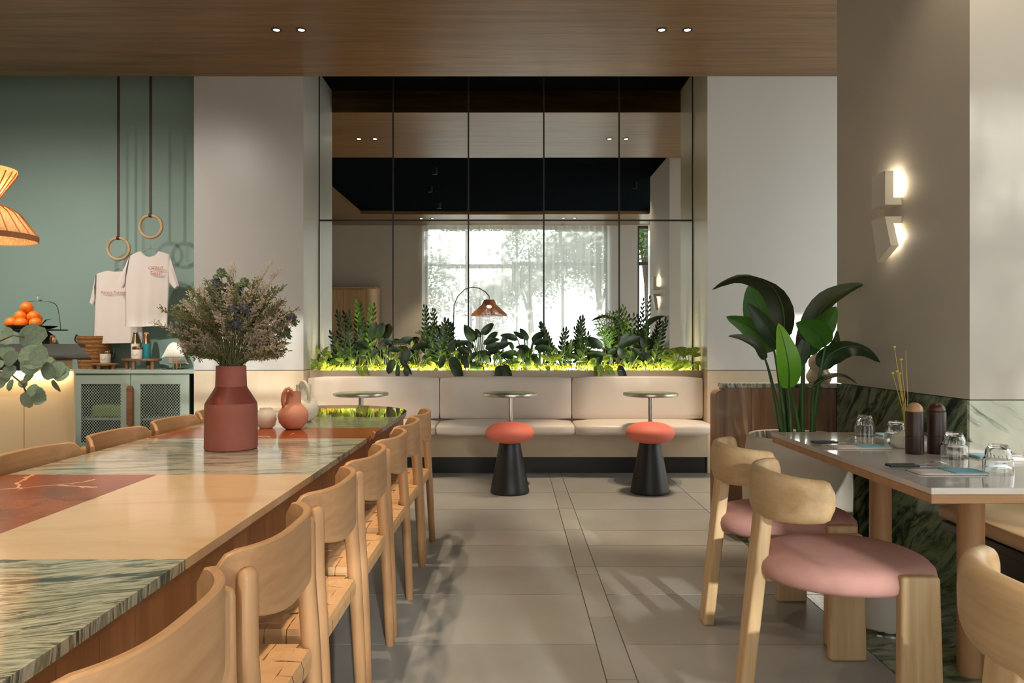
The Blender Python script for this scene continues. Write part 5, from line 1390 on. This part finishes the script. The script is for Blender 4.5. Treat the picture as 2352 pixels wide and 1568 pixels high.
def thistle_mesh(m):
    b_ = lathe(B(), [(0, -.013), (.009, -.010), (.0125, -.002), (.012, .006), (.008, .013), (0, .017)], 12)
    rr = random.Random(4)
    for k in range(60):
        z = rr.uniform(-.6, 1); a = rr.uniform(0, 2 * PI); s = math.sqrt(max(0, 1 - z * z)); d = Vector((s * math.cos(a), s * math.sin(a), z))
        bit(b_, d * .010, d, .013)
    for k in range(12):
        a = 2 * PI * k / 12; d = Vector((math.cos(a), math.sin(a), -.25 + .2 * (k % 2))); bit(b_, d * .008 + Vector((0, 0, -.006)), d, .026)
    return mesh('thistle_head', b_, m)
th1, th2 = thistle_mesh(M['thistle']), thistle_mesh(M['thistle_green'])
for px, py, g_ in ((508, 628, 1), (497, 651, 0), (491, 668, 0), (531, 661, 0), (561, 650, 1), (546, 669, 0), (532, 714, 0), (561, 709, 0), (541, 746, 0), (637, 721, 0), (669, 731, 0), (440, 772, 1), (515, 688, 1), (655, 762, 1)):
    p = P(px, py, vy - (.09 if 700 < py < 760 and 500 < px < 600 else .02)) - DO
    o = ob('thistle_head', th2 if g_ else th1, None, dq, loc=p); o.rotation_euler = (rb.uniform(-.5, .3), p.x * 2.2, 0); o.scale = (1.15,) * 3
    ob('thistle_stem', tube(B(), bez(Vector((p.x * .08, p.y * .05, -.02)), Vector((p.x * .4, p.y * .4, p.z * .6)), p - Vector((0, 0, .012)), 7), .0018, 5), M['sprig_green'], dq)

# ---------------------------------------------------------------- eucalyptus
eo = Vector((-1.56, 2.0, .94)); eu = thing('eucalyptus', 'spray of grey-green eucalyptus leaning in from the table edge', 'foliage', tuple(eo), 0)
re_ = random.Random(9)
EL = [(28, 776, 8, 790), (30, 770, 2, 760), (42, 808, 8, 836), (38, 842, 5, 862), (45, 835, 88, 852), (50, 800, 100, 838), (62, 806, 96, 792), (100, 835, 122, 868), (100, 842, 118, 818), (124, 870, 160, 846), (126, 866, 142, 830), (124, 872, 134, 900), (60, 905, 90, 888), (64, 912, 104, 900), (70, 914, 106, 918), (56, 900, 66, 938), (30, 870, 18, 898), (20, 850, 0, 880), (12, 872, -8, 890), (46, 780, 108, 768), (44, 786, 100, 758), (34, 800, 2, 822), (66, 815, 110, 820), (110, 825, 128, 838), (20, 810, -6, 806), (78, 862, 50, 872), (58, 890, 48, 872), (2, 780, -20, 772), (10, 830, -20, 846)]
br = [[(-110, 870), (-40, 800), (30, 770), (62, 775)], [(-110, 880), (-30, 820), (50, 815), (104, 832), (126, 868)], [(-110, 890), (-40, 850), (20, 855), (50, 880), (66, 912)]]
for bpts in br:
    pts = [Vector((-1.56, 2.0, .93))] + [P(x, y, 2.0 + re_.uniform(-.03, .03)) for x, y in bpts]
    sm = []
    for i in range(len(pts) - 1):
        for k in range(4): sm.append(pts[i].lerp(pts[i + 1], k / 4) - eo)
    sm.append(pts[-1] - eo); ob('stem', tube(B(), sm, .0022, 6), M['stem_brown'], eu, True)
for k, (a0, b0, c0_, d0) in enumerate(EL):
    Y = 2.0 + re_.uniform(-.05, .05)
    put_leaf(eu, 'euc', P(a0, b0, Y), P(c0_, d0, Y + re_.uniform(-.02, .02)), (re_.uniform(-.5, .5), -1, re_.uniform(-.1, .7)), re_.uniform(.8, 1.05), 'leaf', eo)

# ================================================================= OUTSIDE THE WINDOWS
struct('ground', box(-30, 30, -40, YF - .23, -.3, -.13), M['paving'])
def tree(x, y, h, r, n, label, seed, ls=.13):
    rr = random.Random(seed); t = thing('tree', label, 'tree', (x, y, -.13), 0, 'trees outside the window')
    ob('trunk', tube(B(), [(0, 0, 0), (.05, .03, h * .3), (-.04, 0, h * .6), (0, 0, h * .8)], [.14, .11, .08, .04], 10), M['bark'], t, True)
    for k in range(5):
        a = rr.uniform(0, 6.28); ob('branch', tube(B(), [(0, 0, h * rr.uniform(.4, .6)), (r * .35 * math.cos(a), r * .35 * math.sin(a), h * .72), (r * .7 * math.cos(a), r * .7 * math.sin(a), h * .85)], [.05, .035, .015], 7), M['bark'], t, True)
    b_ = B(); cl = [(Vector((rr.gauss(0, .5) * r, rr.gauss(0, .5) * r, h * .78 + rr.gauss(0, .42) * r)), rr.uniform(.22, .5) * r) for _ in range(26)]
    for k in range(n):
        c, s = cl[rr.randrange(26)]; p = c + Vector((rr.gauss(0, .5), rr.gauss(0, .5), rr.gauss(0, .5))) * s
        d = Vector((rr.uniform(-1, 1), rr.uniform(-1, 1), rr.uniform(-1, .3))).normalized(); u = d.orthogonal().normalized(); L = ls * rr.uniform(.6, 1.2)
        b_.faces.new([b_.verts.new(p), b_.verts.new(p + d * L * .5 + u * L * .25), b_.verts.new(p + d * L), b_.verts.new(p + d * L * .5 - u * L * .25)])
    o = ob('foliage', b_, M['tree_leaf'], t); o['kind'] = 'stuff'
tree(-.9, -5.6, 4.2, 1.35, 6500, 'leafy street tree outside the big window, seen through the curtain in the mirror', 1)
tree(2.5, -6.4, 5.3, 1.45, 7000, 'second leafy street tree outside the big window', 2)
tree(.6, -9.5, 5.0, 1.7, 7000, 'third street tree farther outside the window', 3)
tree(4.0, -7.0, 6.0, .9, 3000, 'added street tree outside the side window, shading the pillar front', 4)  # unseen tree, added to keep strong sun off the pillar front
